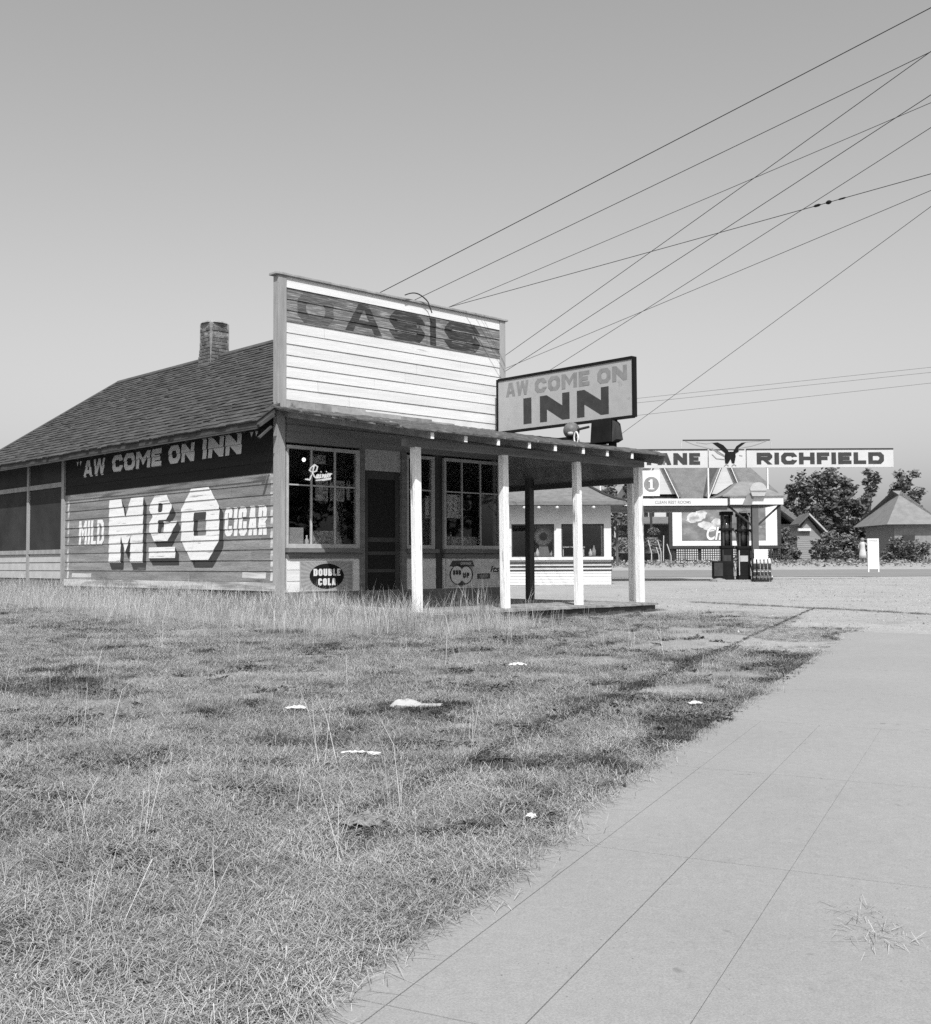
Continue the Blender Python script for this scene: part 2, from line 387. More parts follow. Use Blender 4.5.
# ================================================================== GROUND
def vnoise(x, y, sc, seed):
    rs = np.random.RandomState(seed); n = 256; T_ = rs.rand(n, n)
    u = np.asarray(x) / sc + 91.3; v = np.asarray(y) / sc + 47.7
    i = np.floor(u).astype(int); j = np.floor(v).astype(int); fu = u - i; fv = v - j
    fu = fu * fu * (3 - 2 * fu); fv = fv * fv * (3 - 2 * fv)
    a = T_[i % n, j % n]; b = T_[(i + 1) % n, j % n]; c = T_[i % n, (j + 1) % n]; d = T_[(i + 1) % n, (j + 1) % n]
    return (a * (1 - fu) + b * fu) * (1 - fv) + (c * (1 - fu) + d * fu) * fv
def edge_x(Y): return -.25 + .489 * (Y - 3.42)          # left edge of the pavement
def soft_lot(X, Y):   # 1 = bare gravel, 0 = grass
    d = X - (2.6 + .25 * (Y - 17))                      # right of the porch corner
    e = np.clip((Y - 8.5) / 7, 0, 1)
    f = np.clip((X - (edge_x(Y) - 1.9 - .05 * Y)) / 1.6, 0, 1) * e
    back = np.clip((X - (edge_x(Y) - 7.2 + 0 * Y)) / 1.2, 0, 1) * np.clip((Y - 17.5) / 1.5, 0, 1)
    return np.clip(np.maximum(f, back), 0, 1)
def bumps(X, Y):
    return (vnoise(X, Y, .9, 1) - .5) * .05 + (vnoise(X, Y, .3, 2) - .5) * .022
def hgt(X, Y):
    X = np.asarray(X, float); Y = np.asarray(Y, float)
    w = np.clip((edge_x(Y) - .1 - X) / .5, 0, 1) * (1 - .8 * soft_lot(X, Y))
    w = np.where(Y > 30, .3, w)
    return gz(Y) + bumps(X, Y) * w
ys = np.concatenate([np.arange(-8, 2, 1.0), np.arange(2, 9, .08), np.arange(9, 24, .2), np.arange(24, 60, 1.5), np.arange(60, 140, 5), [180, 260, 400, 700, 900]])
xs = np.concatenate([[-700, -400, -200, -120, -80, -60], np.arange(-45, -14, 2.0), np.arange(-14, -5, .3), np.arange(-5, 6, .1), np.arange(6, 14, .4), np.arange(14, 60, 3.0), [70, 100, 150, 250, 450, 700]])
GX, GY = np.meshgrid(xs, ys); GZ = hgt(GX, GY)
nx_, ny_ = len(xs), len(ys)
me = bpy.data.meshes.new('ground')
idx = np.arange(nx_ * ny_).reshape(ny_, nx_)
fs = np.stack([idx[:-1, :-1], idx[:-1, 1:], idx[1:, 1:], idx[1:, :-1]], -1).reshape(-1, 4)
me.from_pydata(np.stack([GX, GY, GZ], -1).reshape(-1, 3).tolist(), [], fs.tolist()); me.update()
me.polygons.foreach_set('use_smooth', [True] * len(me.polygons))
lotv = soft_lot(GX, GY) + (vnoise(GX, GY, .8, 9) - .5) * .5; lotv = np.where(GY > 21, np.where(GX > -3 - 0 * GY, 1, 0), lotv)
at_ = me.attributes.new('lot', 'FLOAT', 'POINT'); at_.data.foreach_set('value', np.clip(lotv, 0, 1).reshape(-1).astype(np.float32))
ground = bpy.data.objects.new('ground', me); COL.objects.link(ground); tag(ground, kind='structure')
def ground_mat():
    m = bpy.data.materials.new('ground'); m.use_nodes = True; nt = m.node_tree; N = nt.nodes; L = nt.links
    b = N['Principled BSDF']; b.inputs['Roughness'].default_value = .95; b.inputs['Specular IOR Level'].default_value = .1
    ge = N.new('ShaderNodeNewGeometry')
    def noise(sc, det=6, r=.65):
        n = N.new('ShaderNodeTexNoise'); n.inputs['Scale'].default_value = sc; n.inputs['Detail'].default_value = det; n.inputs['Roughness'].default_value = r
        L.new(ge.outputs['Position'], n.inputs['Vector']); return n.outputs[0]
    def rng(a, f0, f1, t0, t1):
        n = N.new('ShaderNodeMapRange'); L.new(a, n.inputs[0])
        for i, q in enumerate((f0, f1, t0, t1)): n.inputs[i + 1].default_value = q
        return n.outputs[0]
    def mul(a, c):
        n = N.new('ShaderNodeMath'); n.operation = 'MULTIPLY'; L.new(a, n.inputs[0]); L.new(c, n.inputs[1]); return n.outputs[0]
    soil = mul(rng(noise(1.6), .3, .7, .19, .31), rng(noise(45, 3), .3, .7, .6, 1.4))
    grav = mul(rng(noise(.45, 3), .60, .72, 1, .80), mul(mul(rng(noise(.7), .3, .7, .31, .375), rng(noise(38, 4, .75), .3, .7, .72, 1.28)), rng(noise(7, 5), .35, .65, .9, 1.08)))
    a = N.new('ShaderNodeAttribute'); a.attribute_name = 'lot'
    mx = N.new('ShaderNodeMix'); L.new(a.outputs['Fac'], mx.inputs[0]); L.new(soil, mx.inputs[2]); L.new(grav, mx.inputs[3])
    cc = N.new('ShaderNodeCombineColor')
    for i in range(3): L.new(mx.outputs[0], cc.inputs[i])
    L.new(cc.outputs[0], b.inputs['Base Color'])
    bn = N.new('ShaderNodeBump'); bn.inputs['Strength'].default_value = .55; bn.inputs['Distance'].default_value = .015
    L.new(noise(55, 4), bn.inputs['Height']); L.new(bn.outputs[0], b.inputs['Normal'])
    return m
me.materials.append(ground_mat())

# pavement: concrete strips with tooled joints
def strip_sheet(name, lines, mat_, up, kind='structure', thick=.1):
    mb = MB()
    for L_, R_ in lines:      # lists of (x,y)
        n = len(L_)
        for i in range(n - 1):
            p = [(*L_[i], gz(L_[i][1]) + up), (*R_[i], gz(R_[i][1]) + up), (*R_[i + 1], gz(R_[i + 1][1]) + up), (*L_[i + 1], gz(L_[i + 1][1]) + up)]
            q = [(a, b, c - thick) for a, b, c in p]; mb.hexa(q + p)
    o = mb.build(name, mat_); tag(o, kind=kind); return o
pd = Vector((.489, 1, 0)).normalized(); pn = Vector((pd.y, -pd.x, 0)); p0 = Vector((-.25, 3.42, 0))
def pave(o, t): q = p0 + pn * o + pd * t; return (q.x, q.y)
offs = [-.05, .235, .61, .985, 1.36, 1.735, 2.1]
lines = []
tj = [-7, -5.35, -3.7, -2.05, -.4, 1.25, 2.9] + [4.55 + 1.65 * k for k in range(5)] + [12.0]
for k in range(6):
    for t0, t1 in zip(tj[:-1], tj[1:]):
        mid = (t0 + t1) / 2; g = (.002 if t0 < 1 else .0015 if t0 < 2.6 else .001 if t0 < 4 else 0) if k < 3 else 0; jz = 0
        lines.append(([pave(offs[k] + g, t0 + .003), pave(offs[k] + g, mid), pave(offs[k] + g, t1 - .003)], [pave(offs[k + 1] - g, t0 + .003), pave(offs[k + 1] - g, mid), pave(offs[k + 1] - g, t1 - .003)]))
strip_sheet('pavement', lines, M['concrete'], .02)
strip_sheet('pavement_bed', [([pave(-.03, t) for t in range(-7, 12)], [pave(2.08, t) for t in range(-7, 12)])], mat('joint_grit', .22, .25, 5), .014)
rnd = random.Random(21); gs_ = MB(); ns = 0
while ns < 9000:
    Y_ = 8 + 34 * rnd.random() ** 1.6; X_ = rnd.uniform(-2, .45 * Y_ + 3)
    lx_ = loc((X_, Y_, 0))
    if -.3 < lx_.x < 5.5 and -3.7 < lx_.y < 12: continue
    if float(soft_lot(X_, Y_)) < .35 or abs(X_ - edge_x(Y_) - 1.2) < 1.3 and Y_ < 14.5: continue
    r = rnd.uniform(.004, .012) * (1 + Y_ / 40) * (2 if rnd.random() < .03 else 1); z = float(gz(Y_)); a = rnd.uniform(0, 6.28); k1, k2 = r * rnd.uniform(.7, 1.4), r * rnd.uniform(.5, 1)
    ca, sa = math.cos(a), math.sin(a); q = [(X_ + ca * k1, Y_ + sa * k1, z), (X_ - sa * k2, Y_ + ca * k2, z), (X_ - ca * k1, Y_ - sa * k1, z), (X_ + sa * k2, Y_ - ca * k2, z)]; t_ = (X_, Y_, z + r * .9)
    for i in range(4): gs_.face([q[i], q[(i + 1) % 4], t_])
    ns += 1
tag(gs_.build('gravel_stones', mat('stones', .26, .3, 3, island=.5)), kind='stuff')
# road: darker worn strip far behind the lot
mroad = mat('road_surface', .21, .16, .6, (.25, 2.5, 1), rough=.9, fine=.12, bump=.2)
rd = MB()
xr = np.linspace(-60, 120, 46)
for a, b in zip(xr[:-1], xr[1:]):
    for y0, y1 in ((45, 46), (46, 54), (54, 62)):
        rd.face([(a, y0, gz(y0) + .012), (b, y0, gz(y0) + .012), (b, y1, gz(y1) + .012), (a, y1, gz(y1) + .012)])
tag(rd.build('road', mroad), kind='structure')

# ================================================================== THE STORE
store = thing('wooden_store', 'weathered one storey wooden store with tall false front and deep porch', 'store', C0, YAW)
EX = .175; LAP = .016
def fside(a, b, e): return (-e, a, b)          # side wall: a = depth (y), b = height
def fside_t(a, b, e): return (-e, -a, b)       # for lettering: a runs left to right seen from outside
def ffront(a, b, e): return (a, -e, b)
# left clapboard wall
Z0 = .565 - EX
w = MB(); siding(w, .0, 7.9, .565, .565 + EX * 10, EX, LAP, fside, joints=1)
wall = w.build('painted_wall', M['field'], store)
w = MB(); siding(w, .0, 7.9, .565 + EX * 10, 3.44, EX, LAP, fside, joints=1); w.build('clapboard_band', M['blackband'], wall)
w = MB(); w.box(.0, .1, .0, 11.8, -.1, 3.45)
w.box(5.03, 5.13, .2, 11.8, -.1, 3.45); w.box(.1, 5.03, 11.7, 11.8, -.1, 3.45)
w.build('wall_core', M['greywood'], store)
w = MB(); w.box(-.03, -.002, .02, 7.9, .42, .56); w.build('sill_board', M['border'], wall)
w = MB(); w.box(-.012, -.002, .02, 7.9, -.1, .418); w.build('skirting', M['darkwood'], wall)
# rear part of the side: screened back porch
w = MB(); siding(w, 7.98, 11.8, .565, .565 + EX * 3, EX, LAP, fside); w.build('clapboard_wall', M['palegrey'], store)
b = MB(); b.box(-.05, -.002, 7.86, 7.99, -.1, 3.4); b.box(-.05, -.002, 9.7, 9.8, .3, 3.4); b.box(-.05, -.002, 11.7, 11.8, .3, 3.4); b.box(-.045, -.002, 7.99, 11.7, 1.09, 1.18); b.box(-.045, -.002, 7.99, 11.7, 2.5, 2.6)
b.build('screen_frame', M['trim'], store)
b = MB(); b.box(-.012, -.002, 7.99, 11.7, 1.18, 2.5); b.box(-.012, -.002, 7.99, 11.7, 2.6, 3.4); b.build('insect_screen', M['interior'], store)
# corner board
b = MB(); b.box(-.026, .13, -.03, -.002, .0, 3.33); b.box(-.026, -.022, -.002, .08, .0, 3.44); b.build('corner_board', M['trim'], store, bevel=.004)
# lettering on the side wall: boards followed board by board
brd = (.565, EX, LAP)
def pieces(ps, n):
    return ps
def sidetext(ps, name, m, e0=.001, parent=None):
    q = MB(); paint(q, ps, fside_t, e0=e0, de=.00025, boards=brd); return q.build(name, m, parent or wall)
def word(txt, s0, s1, z0, z1, T): return move(text_polys(txt, s0 - s1, z1 - z0, T), -s0, z0)
def sp_(px, py): return side(px, py)[0]
for w_ in (word('AW', sp_(84.3, 470), sp_(105.7, 468), 2.64, 2.98, .11), word('COME', sp_(113, 466), sp_(162.2, 458), 2.66, 2.99, .12), word('ON', sp_(169.3, 456), sp_(195, 452), 2.67, 3.0, .12), word('INN', sp_(203.3, 450), sp_(242.2, 445), 2.68, 3.03, .13),
           move(glyph('"', .3, .34, .1), -sp_(76.5, 470), 2.64), move(glyph('"', .3, .34, .1), -sp_(249.5, 444), 2.68)):
    sidetext(w_, 'painted_word', M['letter_grey'])
O_ = ring(0, 0, 1.28, 1.25, .43, .34, .02, .42)
Oc = rect(.43, .85, .42, .83)
Mg = glyph('M', 1.4, 1.23, .5); Mg[2] = [(.5, 1.23), (.5, .52), (.70, .2), (.70, .86)]; Mg[3] = [(.9, 1.23), (.70, .86), (.70, .2), (.9, .52)]
Ag = glyph('&', 1.0, .84, .33, .2)
UB = [rect(0, .98, 0, .2)]
big = move(Mg, -5.83, .89) + move(Ag, -4.19, 1.28) + move(UB, -4.19, .97) + move(O_, -3.0, .93)
shade = []
for k in range(1, 7): shade += move(big, .022 * k, -.022 * k)
sidetext(move(shade, 0, 0), 'painted_shade', M['letter_shade'], e0=.0004)
for w_ in (move(Mg, -5.83, .89), move(Ag, -4.19, 1.28) + move(UB, -4.19, .97), move(O_, -3.0, .93)): sidetext(w_, 'painted_letter', M['letter_white'], e0=.0034)
for w_ in (word('MILD', 7.18, 6.05, 1.25, 1.75, .1), word('CIGAR', 1.54, .27, 1.32, 1.80, .105)): sidetext(w_, 'painted_word', M['letter_white'], e0=.0034)
bd = [rect(-7.74, -7.66, .58, 2.28), rect(-.17, -.1, .58, 2.28), rect(-7.66, -.17, 2.2, 2.3), rect(-7.5, -6.6, .6, .68), rect(-1.0, -.3, .62, .72)]
for q_ in bd: sidetext([q_], 'painted_border', M['border'], e0=.0004)
# roof: deck and shingles
XE, ZE, XR, ZR = -.44, 3.09, 2.56, 5.34; SL = (ZR - ZE) / (XR - XE); YB = 12.35; YR = 10.75
def roof_pt(x, y): return Vector((x, y, ZE + (x - XE) * SL))
b = MB()
th = Vector((0, 0, -.1))
for pl in ([(XE, -.1, ZE), (XE, YB, ZE), (XR, YR, ZR), (XR, .115, ZR), (-.02, .115, ZE + (-.02 - XE) * SL), (-.02, -.1, ZE + (-.02 - XE) * SL)], [(XR, .2, ZR), (XR, YR, ZR), (5.63, YB, ZE), (5.63, .2, ZE)], [(XE, YB, ZE), (5.63, YB, ZE), (XR, YR, ZR)]):
    pl = [Vector(p) for p in pl]; n = len(pl)
    b.face(pl); b.face([p + th for p in pl])
    for i in range(n): b.face([pl[i], pl[(i + 1) % n], pl[(i + 1) % n] + th, pl[i] + th])
roof = b.build('roof', M['roofdark'], store)
b = MB(); nrm = Vector((-SL, 0, 1)).normalized(); ud = Vector((1, 0, SL)).normalized()
Ls = math.hypot(XR - XE, ZR - ZE); cw = .135; nc = int(Ls / cw) + 1
for i in range(nc):
    d0 = i * cw - .03; y = -.12 if i < 3 else .125
    yend = YB + (YR - YB) * min(1, max(0, d0 / Ls))
    while y < yend - .03:
        wd = min(random.uniform(.1, .26), yend - y); jj = random.uniform(-.016, .012); lift = random.uniform(.020, .034)
        if random.random() < .012: jj += .05
        d1 = min(d0 + cw + .05, Ls)
        base = roof_pt(XE, 0)
        def P(d, yy, h): return Vector((XE, yy, ZE)) + ud * d + nrm * h
        g = .003
        p = [P(d0 + jj, y + g, .002), P(d0 + jj, y + wd - g, .002), P(d1, y + wd - g, .0), P(d1, y + g, .0)]
        q = [P(d0 + jj, y + g, lift), P(d0 + jj, y + wd - g, lift), P(d1, y + wd - g, .003), P(d1, y + g, .003)]
        b.hexa(p + q); y += wd
b.build('shingles', M['shingle'], roof)
b = MB(); b.hexa([Vector(p) for p in ((XR - .1, .2, ZR - .04), (XR + .1, .2, ZR - .04), (XR + .1, YR, ZR - .04), (XR - .1, YR, ZR - .04), (XR - .03, .2, ZR + .035), (XR + .03, .2, ZR + .035), (XR + .03, YR, ZR + .035), (XR - .03, YR, ZR + .035))])
b.tube([(XR, YR, ZR + .01), (XE, YB, ZE + .03)], .035, 6); b.build('ridge_cap', M['shingle'], roof)
b = MB(); b.box(XE + .005, XE + .03, -.1, YB, ZE - .13, ZE - .09); y = .3
while y < 12: b.hexa([Vector(p) for p in ((XE + .03, y, ZE - .15), (XE + .03, y + .05, ZE - .15), (0, y + .05, ZE + .18), (0, y, ZE + .18), (XE + .03, y, ZE - .102), (XE + .03, y + .05, ZE - .102), (0, y + .05, ZE + .268), (0, y, ZE + .268))]); y += .61
b.build('eave_rafters', M['darkwood'], roof)
b = MB(); b.box(-.5, -.16, -.2, -.13, ZE - .02, ZE + .03, Matrix.Rotation(-.62, 3, 'Y')); b.box(-.5, -.2, -.2, -.15, ZE - .2, ZE - .17, Matrix.Rotation(-.7, 3, 'Y')); b.build('broken_eave_board', M['darkwood'], roof)
# chimney
ch = MB(); cy, cx = 6.15, 2.5; zc0 = 4.95; zt = side(211, 323.5, 2.5)[1]
n = int((zt - zc0) / .075); 
for i in range(n):
    z = zc0 + i * .075; tp = .235 - .005 * i + (.02 if i == n - 3 else .01 if i == n - 2 else 0) - (.03 if i == n - 1 else 0)
    for sx, sy, along in ((0, -1, 0), (0, 1, 0), (-1, 0, 1), (1, 0, 1)):
        for k in range(-1, 2):
            if k == 1 and i % 2: pass
            L0 = tp * 2 / 2.5; a0 = -tp + (k + 1) * L0 - (L0 / 2 if i % 2 else 0); a1 = a0 + L0 - .012
            a0 = max(a0, -tp); a1 = min(a1, tp)
            if a1 - a0 < .03: continue
            j = random.uniform(-.008, .008)
            if along: ch.box(cx + sx * tp - .05 + j, cx + sx * tp + .05 * .3 + j if sx > 0 else cx + sx * tp + .05 + j, cy + a0, cy + a1, z, z + .064)
            else: ch.box(cx + a0, cx + a1, cy + sy * tp - .05 + j, cy + sy * tp + .05 + j, z, z + .064)
chim = ch.build('chimney', M['brick'], roof, bevel=.006)
c2 = MB(); c2.box(cx - .225, cx + .225, cy - .225, cy + .225, zc0, zt - .05); c2.lathe([(.3, 0), (.27, .035), (.16, .06)], (cx, cy, zt - .05), 12)
c2.build('mortar_cap', M['mortar'], roof)
# false front
ff = MB(); ff.box(.005, 5.155, .01, .11, 3.2, 5.483); ffo = ff.build('false_front', M['greywood'], store)
def ffz(k): return 4.755 - .181 * k
b = MB(); siding(b, .15, 5.02, 5.30, 5.483, .183, LAP, ffront); siding(b, .15, 5.02, ffz(7), 4.755, .181, LAP, ffront, joints=1); b.build('white_boards', M['white_siding'], ffo)
b = MB(); siding(b, .15, 5.02, 4.755, 5.30, .1817, LAP, ffront, joints=1); b.build('faded_band', M['darkband'], ffo)
for a_, c_ in ((-.01, .15), (5.02, 5.17)): MB().box(a_, c_, -.025, .12, 3.3, 5.484).build('edge_trim', M['trim'], ffo, bevel=.005)
b = MB(); b.box(-.07, 5.22, -.055, .16, 5.485, 5.525); b.build('cap_board', M['trim'], ffo, bevel=.006)
os_ = []
ghost_ = [mat('faded_letter_paint', g_, .5, 9, (.3, .3, 6), fine=.35, stain=.18, stain_t=t_, stain_scale=10) for g_, t_ in ((.07, (.48, .64)), (.04, (.54, .68)), (.035, (.55, .68)), (.03, (.58, .7)), (.035, (.54, .67)))]; ghost_ = ghost_[-(len(ffo.children) % 5):] + ghost_[:-(len(ffo.children) % 5)] if len(ffo.children) % 5 else ghost_
for chx, a, c in (('O', 297, 333), ('A', 344.5, 381.5), ('S', 389, 424), ('I', 429.5, 435.5), ('S', 444, 479)):
    x0 = fac(a, 320)[0]; x1 = fac(c, 330)[0]; os_ = move(glyph(chx, x1 - x0, .5, .17 if chx != 'I' else x1 - x0), x0, 4.775)
    q = MB(); paint(q, os_, ffront, e0=.001, boards=(4.755, .1817, LAP)); q.build('painted_letter', ghost_[len(ffo.children) % 5], ffo)
# ragged flashing strip at its foot
b = MB(); x = .15
while x < 5.02:
    wd = random.uniform(.25, .8); x1 = min(x + wd, 5.02); t = 3.485 + random.uniform(-.06, .0) * (1 if x > 1.6 else .2)
    if x < 2.3: b.box(x, x1 - .004, -.012 - random.uniform(0, .01), .0, 3.3, t)
    else: b.box(x, x1 - .004, -.012 - random.uniform(0, .004), .0, 3.3, 3.36 + random.uniform(-.02, .08))
    x = x1
b.build('flashing_strip', mat('flashing', .27, .3, 5, stain=.14, stain_t=(.6, .66), stain_scale=6, island=.25), ffo)
b = MB(); b.box(.15, 5.02, -.004, .005, 3.25, 3.5); b.build('white_board_backing', M['offwhite'], ffo)
b = MB(); pts = []
for i in range(15):
    t = i / 14; a = 405 + (432 - 405) * t; yv = 295 - 5.5 * math.sin(math.pi * min(1, t * 1.1)) + 9 * t
    if t > .85: yv += (t - .85) * 60
    xx, zz = fac(a, yv, -.11); pts.append((xx, -.11, zz))
b.tube(pts, .011, 6); b.build('cable_loop', M['wire'], ffo)

# facade under the porch
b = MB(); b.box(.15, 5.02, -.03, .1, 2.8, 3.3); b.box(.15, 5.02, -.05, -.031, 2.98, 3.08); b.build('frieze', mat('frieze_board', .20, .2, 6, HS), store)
for a_, c_ in ((.18, 1.64), (2.66, 3.34), (3.56, 5.02)): MB().box(a_, c_, -.03, .06, .94, 1.03).build('rail_board', M['greywood'], store)
MB().box(.15, 5.02, -.01, .08, .0, .4).build('base_board', M['greywood'], store)
for x0, x1 in ((.18, 1.71), (2.56, 3.37), (3.55, 5.02)):
    b = MB(); siding(b, x0, x1, .4, .94, .18, .01, ffront); b.box(x0, x1, .0, .06, .4, .94); b.build('front_panel', M['white_siding'], store)
for a_, c_, d_ in ((1.64, 1.75, -.02), (2.55, 2.66, -.04)): MB().box(a_, c_, d_, .1, .17, 2.8).build('door_jamb', M['greywood'], store)
b = MB(); b.box(3.34, 3.55, .02, .1, .17, 2.8); b.build('pilaster', M['darkwood'], store)
b = MB(); b.box(5.02, 5.13, -.03, .1, .0, 3.3); b.build('corner_board', M['trim'], store)
b = MB(); siding(b, 1.75, 2.55, 2.44, 2.8, .09, .006, ffront); b.box(1.75, 2.55, 0, .05, 2.44, 2.8); b.build('transom_panel', M['frame'], store)
# screen door
dr = MB()
for z0, z1 in ((.2, .36), (.70, .76), (1.0, 1.06), (1.22, 1.3), (2.3, 2.43)): dr.box(1.84, 2.45, .015, .05, z0, z1)
dr.box(1.75, 1.84, .015, .05, .2, 2.43); dr.box(2.45, 2.54, .015, .05, .2, 2.43)
door = dr.build('screen_door', mat('door_paint', .06, .25, 6, VS), store, bevel=.003)
d2 = MB(); d2.box(1.84, 2.45, .03, .034, .36, 2.3); d2.build('door_screen', mat('door_mesh', .015, .3, 20), door)
d3 = MB(); d3.tube([(2.49, .012, 1.1), (2.49, -.02, 1.1), (2.49, -.02, 1.22), (2.49, .012, 1.22)], .008, 6); d3.build('handle', M['darkgrey'], door)
# windows
def window(x0, x1, z0, z1, mull, zbar):
    b = MB(); y0, y1 = -.035, .05
    b.box(x0, x0 + .035 if x0 < .3 else x0 + .05, y0, y1, z0, z1); b.box(x1 - .07, x1, y0, y1, z0, z1)
    xa = x0 + (.035 if x0 < .3 else .05)
    b.box(xa, x1 - .07, y0, y1, z1 - .055, z1); b.box(xa, x1 - .07, y0, y1, z0, z0 + .07)
    for m in mull: b.box(m - .014, m + .014, y0 + .012, y1 - .03, z0 + .07, z1 - .055)
    xs_ = [xa] + [q for m in mull for q in (m - .014, m + .014)] + [x1 - .07]
    for a, c in zip(xs_[::2], xs_[1::2]): b.box(a, c, y0 + .015, y1 - .03, zbar - .012, zbar + .012)
    fr = b.build('window', M['frame'], store, bevel=.003)
    g = MB(); g.box(xa, x1 - .07, -.004, .0, z0 + .07, z1 - .055); g.build('pane', M['glass'], fr)
    s = MB(); s.box(x0 - .03 if x0 > .3 else x0, x1 + .05, -.1, .06, z0 - .07, z0 - .003); s.build('sill', M['greywood'], fr, bevel=.004)
window(.16, 1.63, 1.105, 2.76, (.65, 1.125), 2.125)
window(2.67, 3.33, 1.105, 2.76, (), 2.15)
window(3.56, 5.02, 1.105, 2.76, (4.016, 4.49), 2.15)
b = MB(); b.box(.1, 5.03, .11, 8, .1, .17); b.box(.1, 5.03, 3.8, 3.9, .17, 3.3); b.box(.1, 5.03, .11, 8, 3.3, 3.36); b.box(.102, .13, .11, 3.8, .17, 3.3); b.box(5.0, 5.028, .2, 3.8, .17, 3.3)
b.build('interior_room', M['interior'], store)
# porch
dk = MB(); x = -.1
DX1 = 5.28
while x < DX1:
    x1 = min(x + .145, DX1); dk.box(x + .002, x1 - .002, -3.47 + random.uniform(-.012, .012), -.03, .14 + random.uniform(-.003, .003), .172 + random.uniform(-.003, .003)); x = x1
deck = dk.build('porch_deck', M['deck'], store)
b = MB(); b.box(-.08, DX1 - .02, -3.42, -3.37, -.0, .135); b.box(DX1 - .07, DX1 - .02, -3.36, -.05, -.0, .135); b.box(-.08, -.03, -3.36, -.05, -.0, .135); b.build('deck_skirt', M['darkwood'], deck)
def pz(y): return 3.31 + .186 * y         # underside of the roof boards
def post(x, y, s, m, z1, lean=(.012, 0)):
    b = MB(); h = s / 2; zb = .172; lx, ly = lean
    b.hexa([(x - h, y - h, zb), (x + h, y - h, zb), (x + h, y + h, zb), (x - h, y + h, zb), (x - h + lx, y - h + ly, z1), (x + h + lx, y - h + ly, z1), (x + h + lx, y + h + ly, z1), (x - h + lx, y + h + ly, z1)])
    return b.build('porch_post', m, store, bevel=.008)
YP = -3.15
for px in (417.5, 505.5, 579): post(fac(px, 608, YP)[0], YP, .112, M['post'], 2.47, (-.03, .0))
_x = fac(640.5, 602, YP)[0]; post(_x, YP, .115, M['post'], 2.47, (-.03, 0))
_g = glob(_x, YP, 0); _l = loc((_g.x - .07 * .52, _g.y + .52, 0)); post(_l.x, _l.y, .12, M['post'], 2.47, (-.03, 0))
post(5.07, -.72, .125, M['darkwood'], 2.4, (0, 0))
b = MB(); b.box(-.05, 5.3, YP - .05, YP + .05, 2.47, 2.58); b.build('header_beam', M['greywood'], store, bevel=.004)
b = MB()
for k in range(6):    # boarded right end of the porch
    z0 = 2.27 + k * .17
    ya = -3.1; z1 = z0 + .168
    yb = -.05
    if pz(ya) < z1: ya = max(ya, (z0 - 3.31) / .186 + .1)
    if ya < yb: b.hexa([(5.13, ya, z0), (5.16, ya, z0), (5.16, yb, z0), (5.13, yb, z0), (5.13, max(ya, (z1 - 3.34) / .186), z1), (5.16, max(ya, (z1 - 3.34) / .186), z1), (5.16, yb, z1), (5.13, yb, z1)])
b.build('gable_boards', M['ceiling'], store)
b = MB(); b.box(5.09, 5.20, -3.08, -.05, 2.2, 2.29); b.build('end_beam', M['darkwood'], store)
RYF = -3.6; RX1 = 5.36
def RX0_(y): return -.10 - .26 * y / RYF
RX0 = -.1
b = MB(); x = RX0
y = -.0
while y > RYF:
    y2 = max(y - .16, RYF); j = random.uniform(-.015, .03)
    b.hexa([(RX0_(y2) + j, y2 + .003, pz(y2)), (RX1 + j, y2 + .003, pz(y2)), (RX1 + j, y, pz(y)), (RX0_(y) + j, y, pz(y)), (RX0_(y2) + j, y2 + .003, pz(y2) + .022), (RX1 + j, y2 + .003, pz(y2) + .022), (RX1 + j, y, pz(y) + .022), (RX0_(y) + j, y, pz(y) + .022)]); y = y2
pr = b.build('porch_roof', M['ceiling'], store)
# tar paper: wavy sheet with a ragged front edge
b = MB(); nxr, nyr = 60, 16; base = 0
top = [[None] * (nyr + 1) for _ in range(nxr + 1)]; bot = [[None] * (nyr + 1) for _ in range(nxr + 1)]
for i in range(nxr + 1):
    for j in range(nyr + 1):
        yy = -.002 + (RYF - .02 + random.uniform(-.03, .02) * (j == nyr)) * j / nyr; rl = RX0_(yy); xx = rl - .03 + (RX1 - rl + .06) * i / nxr
        if i in (0, nxr): xx += random.uniform(-.02, .03)
        h = .03 + random.uniform(0, .022) + (.02 * (j % 5 == 0)); zz = pz(yy) + h - (.03 * random.random() if j == nyr else 0)
        top[i][j] = (xx, yy, zz); bot[i][j] = (xx, yy, pz(yy) + .0245 - (.02 if j == nyr else 0))
for i in range(nxr):
    for j in range(nyr): b.face([top[i][j], top[i + 1][j], top[i + 1][j + 1], top[i][j + 1]])
    b.face([top[i][nyr], top[i + 1][nyr], bot[i + 1][nyr], bot[i][nyr]])
for j in range(nyr):
    b.face([top[0][j], top[0][j + 1], bot[0][j + 1], bot[0][j]]); b.face([top[nxr][j], top[nxr][j + 1], bot[nxr][j + 1], bot[nxr][j]])
b.build('tar_paper', M['tar'], pr)
b = MB(); xe_ = RX1 - .004
b.hexa([(xe_ - .03, RYF + .01, pz(RYF) - .15), (xe_, RYF + .01, pz(RYF) - .15), (xe_, -.05, pz(-.05) - .15), (xe_ - .03, -.05, pz(-.05) - .15), (xe_ - .03, RYF + .01, pz(RYF) - .003), (xe_, RYF + .01, pz(RYF) - .003), (xe_, -.05, pz(-.05) - .003), (xe_ - .03, -.05, pz(-.05) - .003)])
b.build('rake_board', M['ceiling'], pr)
mtail = mat('rafter_end_paint', .82, .06, 8)
